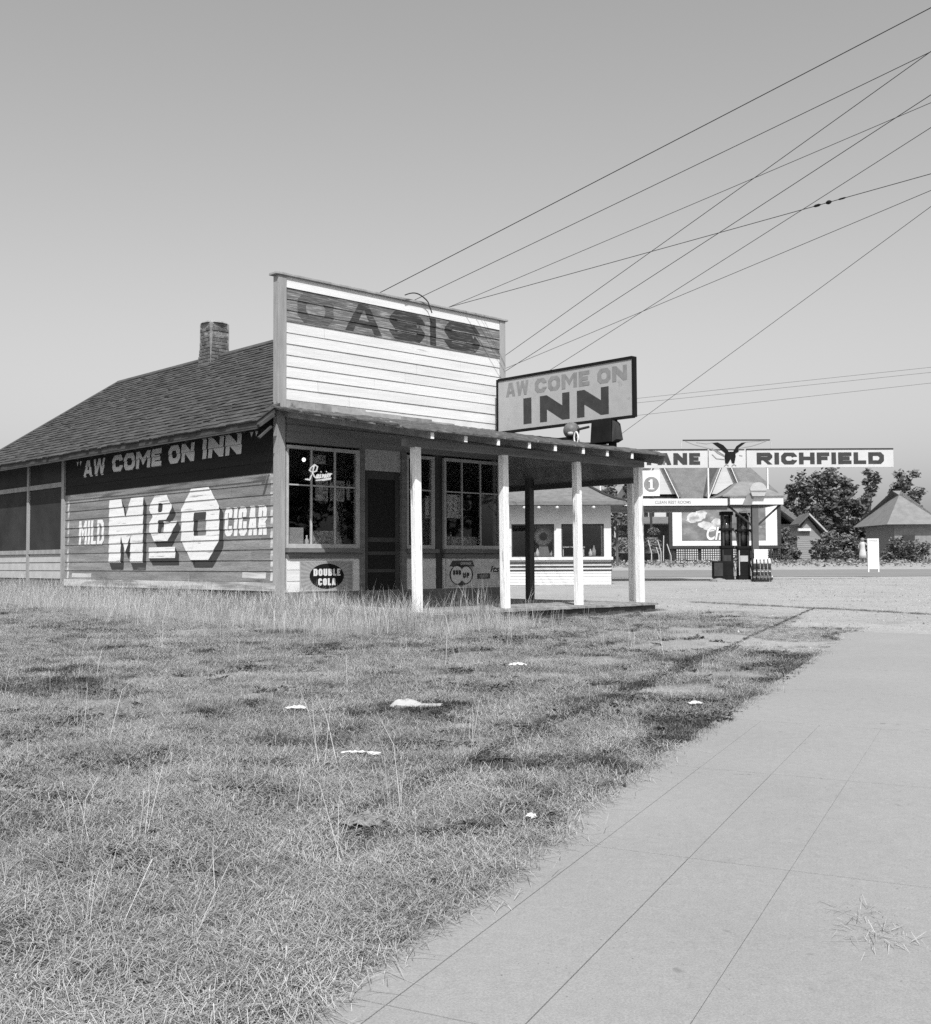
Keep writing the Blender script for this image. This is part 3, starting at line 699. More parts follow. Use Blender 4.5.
for px in (371, 401, 433, 466.5, 499, 530, 556, 584, 608, 632.7):
    x = fac(px, 445, RYF)[0]
    if x < -.1: continue
    b = MB(); y0, y1 = RYF + .02, -.06
    b.hexa([(x - .025, y0, pz(y0) - .1), (x + .025, y0, pz(y0) - .1), (x + .025, y1, pz(y1) - .1), (x - .025, y1, pz(y1) - .1), (x - .025, y0, pz(y0) - .002), (x + .025, y0, pz(y0) - .002), (x + .025, y1, pz(y1) - .002), (x - .025, y1, pz(y1) - .002)])
    # white painted tail
    b2 = MB(); b2.box(x - .027, x + .027, y0 - .012, y0 - .001, pz(y0) - .1, pz(y0) - .012)
    r = b.build('rafter', M['ceiling'], pr)
    b2.v = [(p[0], p[1], p[2]) for p in b2.v]; b2.build('white_rafter_end', mtail, pr)

def off(mb, p): mb.v = [(a - p[0], b - p[1], c - p[2]) for a, b, c in mb.v]; return mb
# ================================================================== THINGS FIXED TO THE STORE
# roof sign
SP = (4.75, -1.8, 2.95)
sg = thing('roof_sign', 'grey board sign reading AW COME ON INN standing on the porch roof', 'sign', glob(*SP), YAW)
y0, y1, z0, z1 = -3.42, -.21, 3.275, 4.285
b = MB(); b.box(4.75, 4.79, y0 + .02, y1 - .02, z0 + .02, z1 - .02); board = off(b, SP).build('sign_board', M['signgrey'], sg)
b = MB(); b.box(4.735, 4.815, y0 - .012, y0 + .03, z0, z1); b.box(4.735, 4.815, y1 - .03, y1 + .012, z0, z1); b.box(4.735, 4.815, y0 + .03, y1 - .03, z1 - .035, z1 + .012); b.box(4.735, 4.815, y0 + .03, y1 - .03, z0 - .012, z0 + .03)
off(b, SP).build('sign_frame', M['black'], sg)
def fsg(a, bb, e): return (4.75 - e, -a, bb)
def sgw(txt, pxa, pya, pxb, pyb, zlo, zhi, T, gap=None):
    s0 = side(pxa, pya, 4.75)[0]; s1 = side(pxb, pyb, 4.75)[0]
    return move(text_polys(txt, s0 - s1, zhi - zlo, T, gap), -s0, zlo)
for w_ in (sgw('AW', 506, 390, 528.5, 388, 3.93, 4.19, .075), sgw('COME', 535, 388, 589.5, 380, 3.92, 4.18, .085), sgw('ON', 597.5, 378, 627, 372, 3.91, 4.17, .085)):
    q = MB(); paint(q, w_, fsg, e0=.002, de=.0004); off(q, SP).build('painted_word', M['signmid'], sg)
for w_ in (sgw('I', 523.5, 410, 532.6, 410, 3.385, 3.86, .2), sgw('N', 540, 410, 569.6, 405, 3.38, 3.855, .17), sgw('N', 577, 405, 608.8, 400, 3.375, 3.85, .17)):
    q = MB(); paint(q, w_, fsg, e0=.002, de=.0004); off(q, SP).build('painted_letter', M['signdark'], sg)
for yy in (-.5, -2.95): off(MB().box(4.792, 4.83, yy - .03, yy + .03, pz(yy) + .05, 3.29), SP).build('support_post', M['darkgrey'], sg)
# sheet-metal ballast box under the sign
yb0, zb0 = side(592, 420, 4.68); yb1 = side(612.5, 440, 4.68)[0]
BP = (4.7, (yb0 + yb1) / 2, 2.85)
bx = thing('metal_box', 'dark sheet metal box under the near end of the roof sign', 'box', glob(*BP), YAW)
b = MB(); zb1 = side(602, 443, 4.68)[1]
b.hexa([(4.62, yb1, zb1), (4.86, yb1, zb1), (4.86, yb0, zb1), (4.62, yb0, zb1), (4.66, yb1 + .03, zb0 - .01), (4.86, yb1 + .03, zb0 - .01), (4.86, yb0, zb0 - .01), (4.66, yb0, zb0 - .01)])
off(b, BP).build('housing', M['black'], bx, bevel=.01)
b = MB(); b.hexa([(4.66, yb1 - .1, zb1 + .04), (4.84, yb1 - .1, zb1 + .04), (4.84, yb1 - .002, zb1 + .0), (4.66, yb1 - .002, zb1 + .0), (4.70, yb1 - .06, zb0 - .1), (4.82, yb1 - .06, zb0 - .1), (4.82, yb1 - .002, zb0 - .05), (4.68, yb1 - .002, zb0 - .05)]); off(b, BP).build('side_flap', M['darkgrey'], bx)
b = MB(); b.box(4.72, 4.80, yb1 + .02, yb1 + .12, pz(yb1) + .04, zb1); b.box(4.70, 4.82, yb0 - .2, yb0 - .1, pz(yb0) + .04, zb1); off(b, BP).build('foot', M['black'], bx)
# globe lamp
yg, zg = side(571.5, 430.5, 4.6)
GP = (4.6, yg, pz(yg) + .06)
gl = thing('globe_lamp', 'round metal globe lamp with white insulator on the porch roof edge', 'lamp', glob(*GP), YAW)
b = MB(); b.lathe([(.01, -.145)] + [(.145 * math.sin(t), -.145 * math.cos(t)) for t in np.linspace(.2, math.pi - .05, 12)], (4.6, yg, zg), 20); off(b, GP).build('globe', mat('galvanised_globe', .13, .3, 12, rough=.5), gl, smooth=True)
b = MB(); b.lathe([(.14, 0), (.13, .06), (.07, .09), (.05, .2)], (4.6, yg, pz(yg) + .03), 14); b.box(4.5, 4.7, yg - .05, yg + .32, pz(yg) + .06, pz(yg) + .12); off(b, GP).build('base', M['black'], gl)
b = MB(); b.tube([(4.6, yg - .1, zg + .0), (4.62, yb0 + .02, zg + .03)], .022, 8); off(b, GP).build('arm', M['darkgrey'], gl)
b = MB(); ci = [(4.5, yg - .19 + .045 * math.cos(t), zg - .15 + .1 * math.sin(t)) for t in np.linspace(0, 2 * math.pi, 15)]; b.tube(ci, .014, 6, False); off(b, GP).build('insulator_loop', M['offwhite'], gl)
b = MB(); b.lathe([(.02, -.03), (.05, -.02), (.05, .02), (.02, .03)], (4.47, yg - .09, zg - .07), 10); off(b, GP).build('insulator', M['palegrey'], gl, smooth=True)
# DOUBLE COLA sign
xa, zt_ = fac(299, 561); xb, zb_ = fac(351.5, 590)
CP = ((xa + xb) / 2, -.02, zb_)
cs = thing('tin_sign', 'tin sign with black oval reading DOUBLE COLA on a rayed ground under the window', 'sign', glob(*CP), YAW)
b = MB(); b.box(xa, xb, -.030, -.021, zb_, zt_); off(b, CP).build('sheet', mat('tin_ray_light', .33, .1, 8, stain=.2, stain_t=(.66, .75), stain_scale=6), cs, bevel=.002)
b = MB(); cxx, czz = (xa + xb) / 2, (zb_ + zt_) / 2 - .005; n = 44; hw, hh = (xb - xa) / 2 - .01, (zt_ - zb_) / 2 - .01
def raypt(t):
    c, s = math.cos(t), math.sin(t); k = min(hw / max(abs(c), 1e-6), hh / max(abs(s), 1e-6)); return (cxx + c * k, czz + s * k)
for k in range(n):
    t = 2 * math.pi * k / n; t2 = t + math.pi / n
    b.face([(cxx, -.0308, czz)] + [(p[0], -.0308, p[1]) for p in (raypt(t), raypt(t2))])
off(b, CP).build('rays', mat('tin_ray_dark', .26, .15, 8, stain=.12, stain_t=(.66, .75), stain_scale=6), cs)
b = MB(); rx_, rz_ = .345, .205
b.prism([(cxx + rx_ * math.cos(t), czz + rz_ * math.sin(t)) for t in np.linspace(0, 2 * math.pi, 40)[:-1]], lambda a, c, d: (a, -d, c), .031, .035); off(b, CP).build('oval', M['black'], cs)
b = MB(); ps = [((a - 0) + cxx - .27, c + czz + .0) for a, c in []]
paint(b, move(text_polys('DOUBLE', .54, .115, .035, .018), cxx - .27, czz + .005) + move(text_polys('COLA', .36, .115, .036, .018), cxx - .18, czz - .15), ffront, e0=.0362, de=.0003); off(b, CP).build('lettering', M['white'], cs)
b = MB(); b.box(xa, xb, -.034, -.031, zt_ - .012, zt_); b.box(xa, xb, -.034, -.031, zb_, zb_ + .012); off(b, CP).build('rim', M['palegrey'], cs)
# soda poster under the right window
xa, xb, zb_, zt_ = 3.6, 5.0, .43, .93
CP = ((xa + xb) / 2, -.02, zb_)
cs = thing('soda_poster', 'faded soft drink poster with a pale round emblem nailed under the right hand window', 'poster', glob(*CP), YAW)
b = MB(); b.box(xa, xb, -.026, -.021, zb_, zt_); off(b, CP).build('sheet', mat('poster_paper', .58, .2, 6, stain=.2, stain_t=(.55, .7), stain_scale=5), cs)
b = MB(); ex_, ez_ = 3.98, .66
b.face([(xa + .08, -.0268, .79), (xa + .72, -.0268, .79), (xa + .66, -.0268, .9), (xa + .16, -.0268, .9)])
b.face([(ex_ + .30 * math.cos(t), -.0268, ez_ - .02 + .2 * math.sin(t)) for t in np.linspace(0, 2 * math.pi, 30)[:-1]])
b.face([(4.38, -.0268, .56), (4.72, -.0268, .56), (4.72, -.0268, .66), (4.38, -.0268, .66)])
off(b, CP).build('dark_fields', mat('poster_dark', .07, .2, 8), cs)
b = MB()
b.face([(ex_ - .11 + .15 * math.cos(t), -.0276, ez_ - .02 + .16 * math.sin(t)) for t in np.linspace(0, 2 * math.pi, 24)[:-1]])
b.face([(ex_ + .12 + .14 * math.cos(t), -.0282, ez_ - .02 + .15 * math.sin(t)) for t in np.linspace(0, 2 * math.pi, 24)[:-1]])
off(b, CP).build('emblem', M['white'], cs)
b = MB(); paint(b, move(text_polys('BUB', .2, .085, .028), ex_ - .21, ez_ - .02) + move(text_polys('UP', .16, .1, .032), ex_ + .04, ez_ - .08), ffront, e0=.0292); off(b, CP).build('dark_lettering', M['signdark'], cs)
b = MB(); paint(b, move(text_polys('DRINK', .28, .055, .018), xa + .36, .82), ffront, e0=.028); paint(b, move(text_polys('ICED', .2, .05, .014), 4.45, .585), ffront, e0=.028); off(b, CP).build('pale_lettering', M['palegrey'], cs)
b = MB(); paint(b, fit(font_polys('Its', .12, .3, .02), 4.72, 4.97, .68, .80), ffront, e0=.028); off(b, CP).build('script_lettering', M['signdark'], cs)
# things behind the window glass
def card(x0, x1, z0, z1, y, m, name, label, cat, rz=0):
    p = ((x0 + x1) / 2, y, z0); t = tag(off(MB().box(x0, x1, y, y + .006, z0, z1), p).build(name, m), label, cat); t.location = glob(*p); t.rotation_euler = (0, 0, YAW + rz); return t
card(.2, .545, 1.18, 1.44, .06, M['cardboard'], 'cardboard_sheet', 'plain sunlit cardboard sheet leaning in the lower left corner of the left window', 'cardboard')
def facr(pa, pb): x0, z0_ = fac(*pa, .06); x1, z1_ = fac(*pb, .06); return x0, x1, min(z0_, z1_), max(z0_, z1_)
card(*facr((315.5, 500.5), (328, 481)), .06, M['greycard'], 'window_notice', 'grey printed notice in the middle pane of the left window', 'notice')
card(*facr((330, 501), (344.5, 481)), .06, M['greycard'], 'window_notice', 'grey printed notice across the right mullion of the left window', 'notice')
card(*facr((346.5, 500), (350, 481)), .06, M['greycard'], 'paper_strip', 'narrow upright paper strip at the right side of the left window', 'notice')
card(*facr((311.5, 545), (332, 531)), .07, M['greycard'], 'low_counter_card', 'low dim card standing at the bottom of the middle pane of the left window', 'card')
card(*facr((312, 463), (328, 455)), .12, M['greycard'], 'shelf_sign', 'small dim striped sign hanging high in the middle pane of the left window', 'sign')
card(*facr((447, 518), (461, 495)), .06, mat('bright_notice', .8, .2, 14, stain=.1, stain_t=(.57, .6), stain_scale=16), 'window_notice', 'bright notice in the left pane of the right hand window', 'notice')  # bright card with the reflected street put into its colour
card(*facr((425.5, 518), (432, 496)), .06, mat('bright_notice_b', .8, .2, 14, stain=.1, stain_t=(.55, .6), stain_scale=18), 'window_notice', 'bright notice in the narrow window beside the first porch post', 'notice')  # the same bright reflection painted on a card in the narrow pane
card(*facr((444.5, 547), (478, 537)), .08, M['greycard'], 'low_counter_card', 'low dim printed strip along the bottom of the right hand window', 'card')
for i, (bx0, bh) in enumerate(((.66, .2), (.78, .26), (.9, .22), (1.2, .28), (1.34, .2), (3.72, .24), (3.86, .3), (4.15, .22), (4.3, .27), (4.62, .25))):
    p = (bx0, .13 + .03 * (i % 2), 1.12); o = MB().lathe([(.032, 0), (.036, .01), (.036, bh * .58), (.014, bh * .78), (.013, bh)], n=10).build('bottle', M['greycard'] if i % 3 else M['paper'], smooth=True); o.location = glob(*p)
    tag(o, 'dim glass bottle standing on the inner ledge of a porch window', 'bottle', 'bottles on the window ledges')
for x0_, x1_, nm_ in ((.18, 1.6, 'left'), (3.6, 5.0, 'right')):
    p = ((x0_ + x1_) / 2, .2, 1.08); o = off(MB().box(x0_, x1_, .06, .4, 1.08, 1.12), p).build('window_ledge', M['greywood']); o.location = glob(*p); o.rotation_euler = (0, 0, YAW); tag(o, 'wooden display ledge inside the %s porch window' % nm_, 'ledge')
# script sign on the glass
xr0, zr0 = fac(305, 480, -.006)
k = (fac(332, 478, -.006)[0] - xr0) / 27.0
pts = {}
scr = [[(2, 1), (4, 0), (6, 4), (8, 10), (9, 12), (6, 11), (4, 8), (7, 6.5)], [(6, 11), (9, 13), (12, 11.5), (11, 8), (7, 6.5), (9, 3), (11, 2)],
       [(13, 5), (11.5, 4.5), (11, 2.5), (12.2, 2), (13.4, 5), (13, 2.4), (14, 2.4)], [(15, 5.6), (14.8, 2.6), (15.6, 2.7)], [(15.4, 7.3), (15.7, 7.6)],
       [(17, 5.6), (16.8, 2.8), (17.8, 5.4), (18.8, 5.4), (18.6, 3), (19.3, 3)], [(20.4, 6), (20.2, 3.2), (20.9, 3.2)], [(20.8, 7.8), (21.1, 8)],
       [(21.8, 4.6), (23.2, 5.6), (22.8, 6.6), (21.9, 5.4), (22, 3.6), (23.4, 3.8)], [(24.6, 6.8), (24.4, 4), (24.8, 6), (26.4, 6.4)], [(10.5, .2), (15, .8), (20, 1.8), (25.5, 2.8), (25, 2), (17, .6)], [(0, .6), (3, .4)]]
b = MB(); n = 0
for s_ in scr:
    pl = [((a) * k, c * k) for a, c in s_]
    b.tube([(xr0 + a, -.016 - .0006 * (n % 4), zr0 + c) for a, c in pl], .0125, 5); n += 1
rp = (xr0, -.016, zr0)
o = off(b, rp).build('neon_sign', mat('neon_tube', .8, 0, emit=.45)); tag(o, 'small white neon script sign reading Rainier on the left window pane', 'sign'); o.location = glob(*rp); o.rotation_euler = (0, 0, YAW)
# bare bulb inside
xb_, zb_ = fac(303.8, 459.7, .5); p = (xb_, .5, zb_)
lb = thing('light_bulb', 'small lit round bulb hanging behind the upper left window pane', 'lamp', glob(*p), YAW)
MB().lathe([(.008, -.034), (.025, -.025), (.034, 0), (.025, .025), (.01, .034)], n=12).build('bulb', mat('lit_bulb', .8, 0, emit=2.2), lb, smooth=True)
MB().tube([(0, 0, .034), (0, 0, 3.28 - zb_)], .006, 5).build('cord', M['wire'], lb)

# ================================================================== FILLING STATION
YS = 33.0
def px_at(px, py, Y): p = at(px, py, Y); return p.x, p.z
sxl = at(497, 560, YS).x; sxr = at(611.2, 560, YS).x; gs = float(gz(YS)); sxc = (sxl + sxr) / 2
st = thing('filling_station', 'small white filling station office with dark stripes and flared hip roof', 'building', (sxc, YS + 1.75, gs))
hwid = (sxr - sxl) / 2; D = 3.4
def Zs(py): return at(555, py, YS).z - gs
zs_sill, zs_win, zs_eave = Zs(557), Zs(524), Zs(506.5)
mst = mat('station_white', .62, .04, 3, HS)
b = MB()
yf = -1.75
siding(b, -hwid, hwid, 0.02, Zs(570.2), .085, .015, lambda a, z, e: (a, yf - e, z))
siding(b, yf, yf + D, 0.02, Zs(570.2), .085, .015, lambda a, z, e: (hwid + e, a, z)); siding(b, yf, yf + D, 0.02, Zs(570.2), .085, .015, lambda a, z, e: (-hwid - e, a, z))
b.box(-hwid, hwid, yf, yf + .08, -.2, zs_sill - .003); b.box(hwid - .08, hwid, yf + .081, yf + D, -.2, zs_sill); b.box(-hwid, -hwid + .08, yf + .081, yf + D, -.2, zs_sill); b.box(-hwid + .081, hwid - .081, yf + D - .08, yf + D, -.2, zs_eave)
b.build('base_wall', mst, st)
b = MB()
for za, zb2 in ((Zs(571), Zs(569.6)), (Zs(567.2), Zs(565.8)), (Zs(563.6), Zs(562.2))):
    b.box(-hwid - .025, hwid + .025, yf - .025, yf - .004, za, zb2); b.box(hwid + .004, hwid + .025, yf - .004, yf + D, za, zb2)
b.build('dark_stripe', M['darkgrey'], st)
b = MB(); b.box(-hwid - .05, hwid + .05, yf - .06, yf + .1, Zs(560), Zs(557)); b.box(hwid - .1, hwid + .05, yf + .101, yf + D, Zs(560), Zs(557)); b.build('window_sill', mst, st)
def sx(px): return at(px, 540, YS).x - sxc
mup = mat('station_upper', .62, .08, 3)
b = MB(); b.box(-hwid, hwid, yf, yf + .1, zs_win, zs_eave + .1); b.box(hwid - .1, hwid, yf + .101, yf + D - .1, zs_win, zs_eave + .1); b.box(-hwid, -hwid + .1, yf + .101, yf + D - .1, zs_win, zs_eave + .1)
for a, c in ((497, 511.5), (554.3, 561.4), (604, 611.2)): b.box(sx(a), sx(c), yf, yf + .1, zs_sill - .002, zs_win)
for yy in (yf + .8, yf + D - .3): b.box(hwid - .1, hwid, yy, yy + .2, zs_sill, zs_win); b.box(-hwid, -hwid + .1, yy, yy + .2, zs_sill, zs_win)
b.build('upper_wall', mup, st)
for a, c in ((511.5, 554.3), (561.4, 604)):
    f = MB(); xa, xb = sx(a), sx(c)
    for q in ((xa, xa + .04, zs_sill, zs_win), (xb - .04, xb, zs_sill, zs_win), (xa + .04, xb - .04, zs_win - .05, zs_win), (xa + .04, xb - .04, zs_sill, zs_sill + .03)): f.box(q[0], q[1], yf + .02, yf + .07, q[2], q[3])
    fr = f.build('window', M['darkgrey'], st); g = MB(); g.box(xa + .04, xb - .04, yf + .04, yf + .044, zs_sill + .03, zs_win - .05); g.build('pane', M['glass'], fr)
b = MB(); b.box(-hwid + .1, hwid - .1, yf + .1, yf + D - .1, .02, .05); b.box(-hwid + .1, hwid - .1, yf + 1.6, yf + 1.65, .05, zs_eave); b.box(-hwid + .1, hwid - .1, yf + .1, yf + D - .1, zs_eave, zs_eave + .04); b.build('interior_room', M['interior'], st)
# flared hip roof
def hiproof(hx, hy, z0, prof):   # prof list of (fraction out, dz)
    mb = MB(); rows = []
    for fr_, dz in prof: rows.append([(-hx * fr_, -hy * fr_, z0 + dz), (hx * fr_, -hy * fr_, z0 + dz), (hx * fr_, hy * fr_, z0 + dz), (-hx * fr_, hy * fr_, z0 + dz)])
    for r0, r1 in zip(rows[:-1], rows[1:]):
        for k2 in range(4): mb.face([r0[k2], r0[(k2 + 1) % 4], r1[(k2 + 1) % 4], r1[k2]])
    mb.face(rows[0][::-1]); return mb
hx = hwid + .42
rf = hiproof(hx, D / 2 + .62, zs_eave + .12, [(1, -.1), (1, 0), (.86, .09), (.72, .24), (.55, .48), (.36, .82), (.2, 1.15), (.06, 1.45)])
mshn = mat('station_shingles', .17, .2, 5, (1, 1, 3), fine=.25, bump=.3)
rfo = rf.build('roof', mshn, st)
for sgx in (-1, 1):
    pts = [(sgx * hx * f_, -(D / 2 + .62) * f_, zs_eave + .13 + dz) for f_, dz in [(1, 0), (.86, .09), (.72, .24), (.55, .48), (.36, .82), (.2, 1.15)]]
    MB().tube(pts, .045, 6).build('hip_ridge', M['darkgrey'], rfo)
for pxx in (523.6, 537.9, 556, 573.7, 592):
    l = MB(); l.lathe([(.015, -.05), (.05, -.03), (.055, .0), (.03, .04)], (sx(pxx), -D / 2 - .55, zs_eave - .04), 10); l.build('eave_lamp', M['white'], st, smooth=True)
# goods inside the station window
def lathe_thing(name, label, cat, pos, prof, m, group=None, n=14):
    o = MB().lathe(prof, n=n).build(name, m, smooth=True); o.location = pos; return tag(o, label, cat, group)
wp = at(543.3, 536.5, YS + .5)
tw = thing('tire_display', 'pale ring tire display with dark centre in the station window', 'display', (wp.x, YS + .5, gs + .8))
b = MB(); tor = [(.2 * math.cos(t), 0, .2 * math.sin(t)) for t in np.linspace(0, 2 * math.pi, 25)]; b.tube([(p[0], p[1], p[2] + wp.z - gs - .8) for p in tor], .085, 8, False); b.build('tire', M['palegrey'], tw, smooth=True)
b = MB(); b.hexa([(-.22, -.08, -.0), (.22, -.08, -.0), (.22, .08, 0), (-.22, .08, 0), (-.12, -.05, wp.z - gs - 1.06), (.12, -.05, wp.z - gs - 1.06), (.12, .05, wp.z - gs - 1.06), (-.12, .05, wp.z - gs - 1.06)]); b.build('stand', M['midgrey'], tw)
lowz = gs + zs_sill
for i, (pxx, hh_, mm) in enumerate(((537.5, .22, 'white'), (594, .3, 'palegrey'), (552, .17, 'white'), (533.5, .16, 'palegrey'), (590.5, .2, 'white'))):
    q = at(pxx, 556, YS + .35)
    lathe_thing('oil_can', ['small white can at the foot of the tire display in the station window', 'tall cone topped can in the right station window', 'white can at the right end of the left station window', 'grey can left of the tire display in the station window', 'short white can beside the cone topped can in the right station window'][i], 'can', (q.x, YS + .35, lowz), [(.05, 0), (.06, .01), (.06, hh_ * .6), (.02, hh_), (.015, hh_ + .04)], M[mm], 'cans in the station windows')
b = MB(); q = at(568, 547, YS + .6); b.box(-.35, .35, -.15, .15, -.02, .02); b.box(-.33, -.29, -.1, .1, -.5, -.02); b.box(.29, .33, -.1, .1, -.5, -.02); o = b.build('display_shelf', M['white']); o.location = (q.x + .15, YS + .6, q.z); tag(o, 'narrow white display shelf inside the right station window', 'shelf')

# canopy between station and pumps
YC = 36.0; gc = float(gz(YC))
def cx_(px, Y=YC): return at(px, 505, Y).x
def cz_(py, Y=YC, px=700): return at(px, py, Y).z
cxl, cxr, cyd = cx_(598), cx_(727.5), 5.0
can = thing('station_canopy', 'white fascia flat canopy joining the station office to the pump shelter', 'canopy', ((cxl + cxr) / 2, YC + cyd / 2, gc))
o0 = can.location.copy()
def cb(x0, x1, y0, y1, z0, z1, mb=None): mb = mb or MB(); mb.box(x0 - o0.x, x1 - o0.x, y0 - o0.y, y1 - o0.y, z0 - o0.z, z1 - o0.z); return mb
mfas = mat('fascia_white', .64, .08, 2, stain=.5, stain_t=(.6, .75))
b = cb(cxl, cxr, YC, YC + .06, cz_(505.5), cz_(498.5)); cb(cxl, cxr, YC + cyd - .06, YC + cyd, cz_(505.5), cz_(498.5), b); b.build('fascia', mfas, can)
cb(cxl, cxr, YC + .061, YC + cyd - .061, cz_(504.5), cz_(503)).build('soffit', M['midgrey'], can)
cb(cxl, cxr, YC + .03, YC + .2, cz_(509.5), cz_(505.8)).build('edge_beam', M['darkgrey'], can)
b = MB(); xa, xb = cx_(655), cx_(691)
paint(b, fit(font_polys('CLEAN REST ROOMS', .1, 0, .008), xa, xb, cz_(503.6), cz_(500.6)), lambda a, c, e: (a - o0.x, YC - e - o0.y, c - o0.z), e0=.004); b.build('lettering', M['midgrey'], can)
b = cb(cxl + .1, cxl + .2, YC + .5, YC + .6, gc, cz_(504.7)); cb(cx_(640), cx_(640) + .1, YC + 1.2, YC + 1.3, gc, cz_(504.7), b); b.build('canopy_post', M['palegrey'], can)
# pump shelter
Yp = 36.0
px0, px1 = cx_(724), cx_(783.5)
shx = (px0 + px1) / 2; shw = (px1 - px0) / 2; shd = 1.35
sh = thing('pump_shelter', 'white hip roofed pump shelter on a central column over the fuel pumps', 'shelter', (shx, Yp + shd, gc))
def zc(py): return cz_(py, Yp, 750) - gc
b = MB()
zf0, zf1 = zc(504.5), zc(496)
b.box(-shw + .2, shw, -shd, -shd + .06, zf0, zf1); b.box(-shw + .2, shw, shd - .06, shd, zf0, zf1); b.box(shw - .06, shw, -shd + .061, shd - .061, zf0, zf1); b.box(-shw + .2, -shw + .26, -shd + .061, shd - .061, zf0, zf1)
b.build('fascia', mfas, sh)
rf = hiproof(shw + .05, shd + .05, zf1, [(1, -.02), (1, .02), (.8, .12), (.55, .3), (.3, .5), (.12, .56)]); rf.build('roof', M['midgrey'], sh)
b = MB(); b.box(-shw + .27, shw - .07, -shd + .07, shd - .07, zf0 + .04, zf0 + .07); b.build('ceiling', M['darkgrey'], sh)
xcol = cx_(756) - shx
b = MB(); b.box(xcol - .1, xcol + .1, -1.25, -1.05, .05, zf0 + .04); b.build('column', mat('column_paint', .1, .15, 4), sh)
b = MB()
for dx in (-.9, .85): b.tube([(xcol, -1.15, zf0 - .75), (xcol + dx, -1.15, zf0 - .0)], .035, 6)
b.build('brace', M['darkgrey'], sh)
# round shell topped emblem on the shelter front
b = MB(); er = .27; pts = [(er * math.cos(t), .15 + er * .9 * math.sin(t)) for t in np.linspace(0, math.pi, 14)] + [(-.2, -.06), (.2, -.06)]
xe, ze = cx_(757.5) - shx, zc(494.5)
b.prism(pts, lambda a, c, d: (xe + a, -shd - d, ze + c), .06, .14); em = b.build('emblem_panel', M['palegrey'], sh)
b = MB(); b.box(xe - .26, xe + .26, -shd - .15, -shd - .142, ze + .08, ze + .12); b.build('emblem_bar', M['midgrey'], em)
b = MB(); b.hexa([(xe - .5, -shd - .06, zf0 - .02), (xe - .2, -shd - .06, zf0 - .02), (xe - .2, -shd - .01, zf0 - .02), (xe - .5, -shd - .01, zf0 - .02), (xe - .34, -shd - .06, ze + .0), (xe - .1, -shd - .06, ze + .1), (xe - .1, -shd - .01, ze + .1), (xe - .34, -shd - .01, ze)]); b.build('emblem_wing', M['midgrey'], em)
# island
isl = MB(); isl.box(cx_(717), cx_(773), YC + .15, YC + 1.2, gc - .1, gc + .06); io = isl.build('pump_island', M['concrete'], bevel=.02); tag(io, kind='structure')
def pump(px, w, htop, label, face):
    x = cx_(px); p = thing('fuel_pump', label, 'fuel pump', (x, YC + .6, gc + .06), 0, 'fuel pumps on the island')
    h = cz_(htop) - gc - .06
    b = MB(); b.box(-w / 2, w / 2, -.2, .2, 0, .12); b.box(-w / 2 + .02, w / 2 - .02, -.18, .18, .12, h * .46); b.build('cabinet', M['black'], p, bevel=.01)
    b = MB(); b.box(-w / 2 + .04, -w / 2 + .1, -.14, .14, h * .46, h - .12); b.box(w / 2 - .1, w / 2 - .04, -.14, .14, h * .46, h - .12); b.build('upright', M['darkgrey'], p)
    b = MB(); b.lathe([(w * .26, h * .5), (w * .26, h - .14)], n=14); b.build('glass_cylinder', mat('pump_glass', .05, .3, 4, rough=.15, spec=.6), p, smooth=True)
    b = MB(); b.box(-w / 2 + .01, w / 2 - .01, -.19, .19, h - .12, h); b.box(-w / 2, w / 2, -.2, .2, h * .46, h * .5); b.box(-w / 2 - .01, w / 2 + .01, -.2, .2, h * .72, h * .755); b.build('collar', M['black'], p, bevel=.008)
    b = MB(); b.box(-w / 2 + .06, w / 2 - .1, -.19, -.182, h * .27, h * .36); b.box(-w / 2 + .02, -w / 2 + .05, -.188, -.182, .15, h * .44); b.build('dial_plate', M[face], p)
    b = MB(); pts = [(w / 2, -.05, h * .74), (w / 2 + .1, -.08, h * .68), (w / 2 + .15, -.1, h * .45), (w / 2 + .13, -.1, h * .2), (w / 2 + .05, -.08, h * .12), (w / 2 - .0, -.06, h * .25)]; b.tube(pts, .022, 6); b.build('hose', M['darkgrey'], p, smooth=True)
    b = MB(); b.tube([(w / 2, -.08, h * .3), (w / 2 + .07, -.12, h * .34), (w / 2 + .12, -.16, h * .3)], .02, 6); b.build('nozzle', M['darkgrey'], p)
    return p
pump(730.3, .40, 511, 'tall black fuel pump left of the shelter column beside a small dark cabinet', 'darkgrey')
pump(747, .42, 512.5, 'tall black fuel pump with a pale hose next to the oil bottle rack', 'palegrey')
x = cx_(752); b = MB(); b.tube([(x - .32, YC + .45, cz_(512)), (x - .1, YC + .4, cz_(511)), (x + .05, YC + .38, cz_(518)), (x + .1, YC + .36, cz_(530)), (x + .13, YC + .36, cz_(546)), (x + .08, YC + .36, cz_(562))], .022, 6)
o = b.build('air_hose', M['offwhite'], smooth=True); tag(o, 'pale air hose looping from the shelter column down past the right pump', 'hose')
kx = cx_(720.5); ck = thing('service_cabinet', 'low dark service cabinet at the left end of the pump island', 'cabinet', (kx, YC + .5, gc))
hk = cz_(561) - gc
b = MB(); b.box(-.17, .17, -.16, .16, .12, hk); b.build('case', M['black'], ck, bevel=.01)
b = MB(); b.box(-.16, .12, -.175, -.162, .18, hk - .06); b.build('door', M['darkgrey'], ck)
b = MB(); b.lathe([(.28, .0), (.26, .06), (.12, .14)], n=12); b.build('plinth', M['midgrey'], ck)
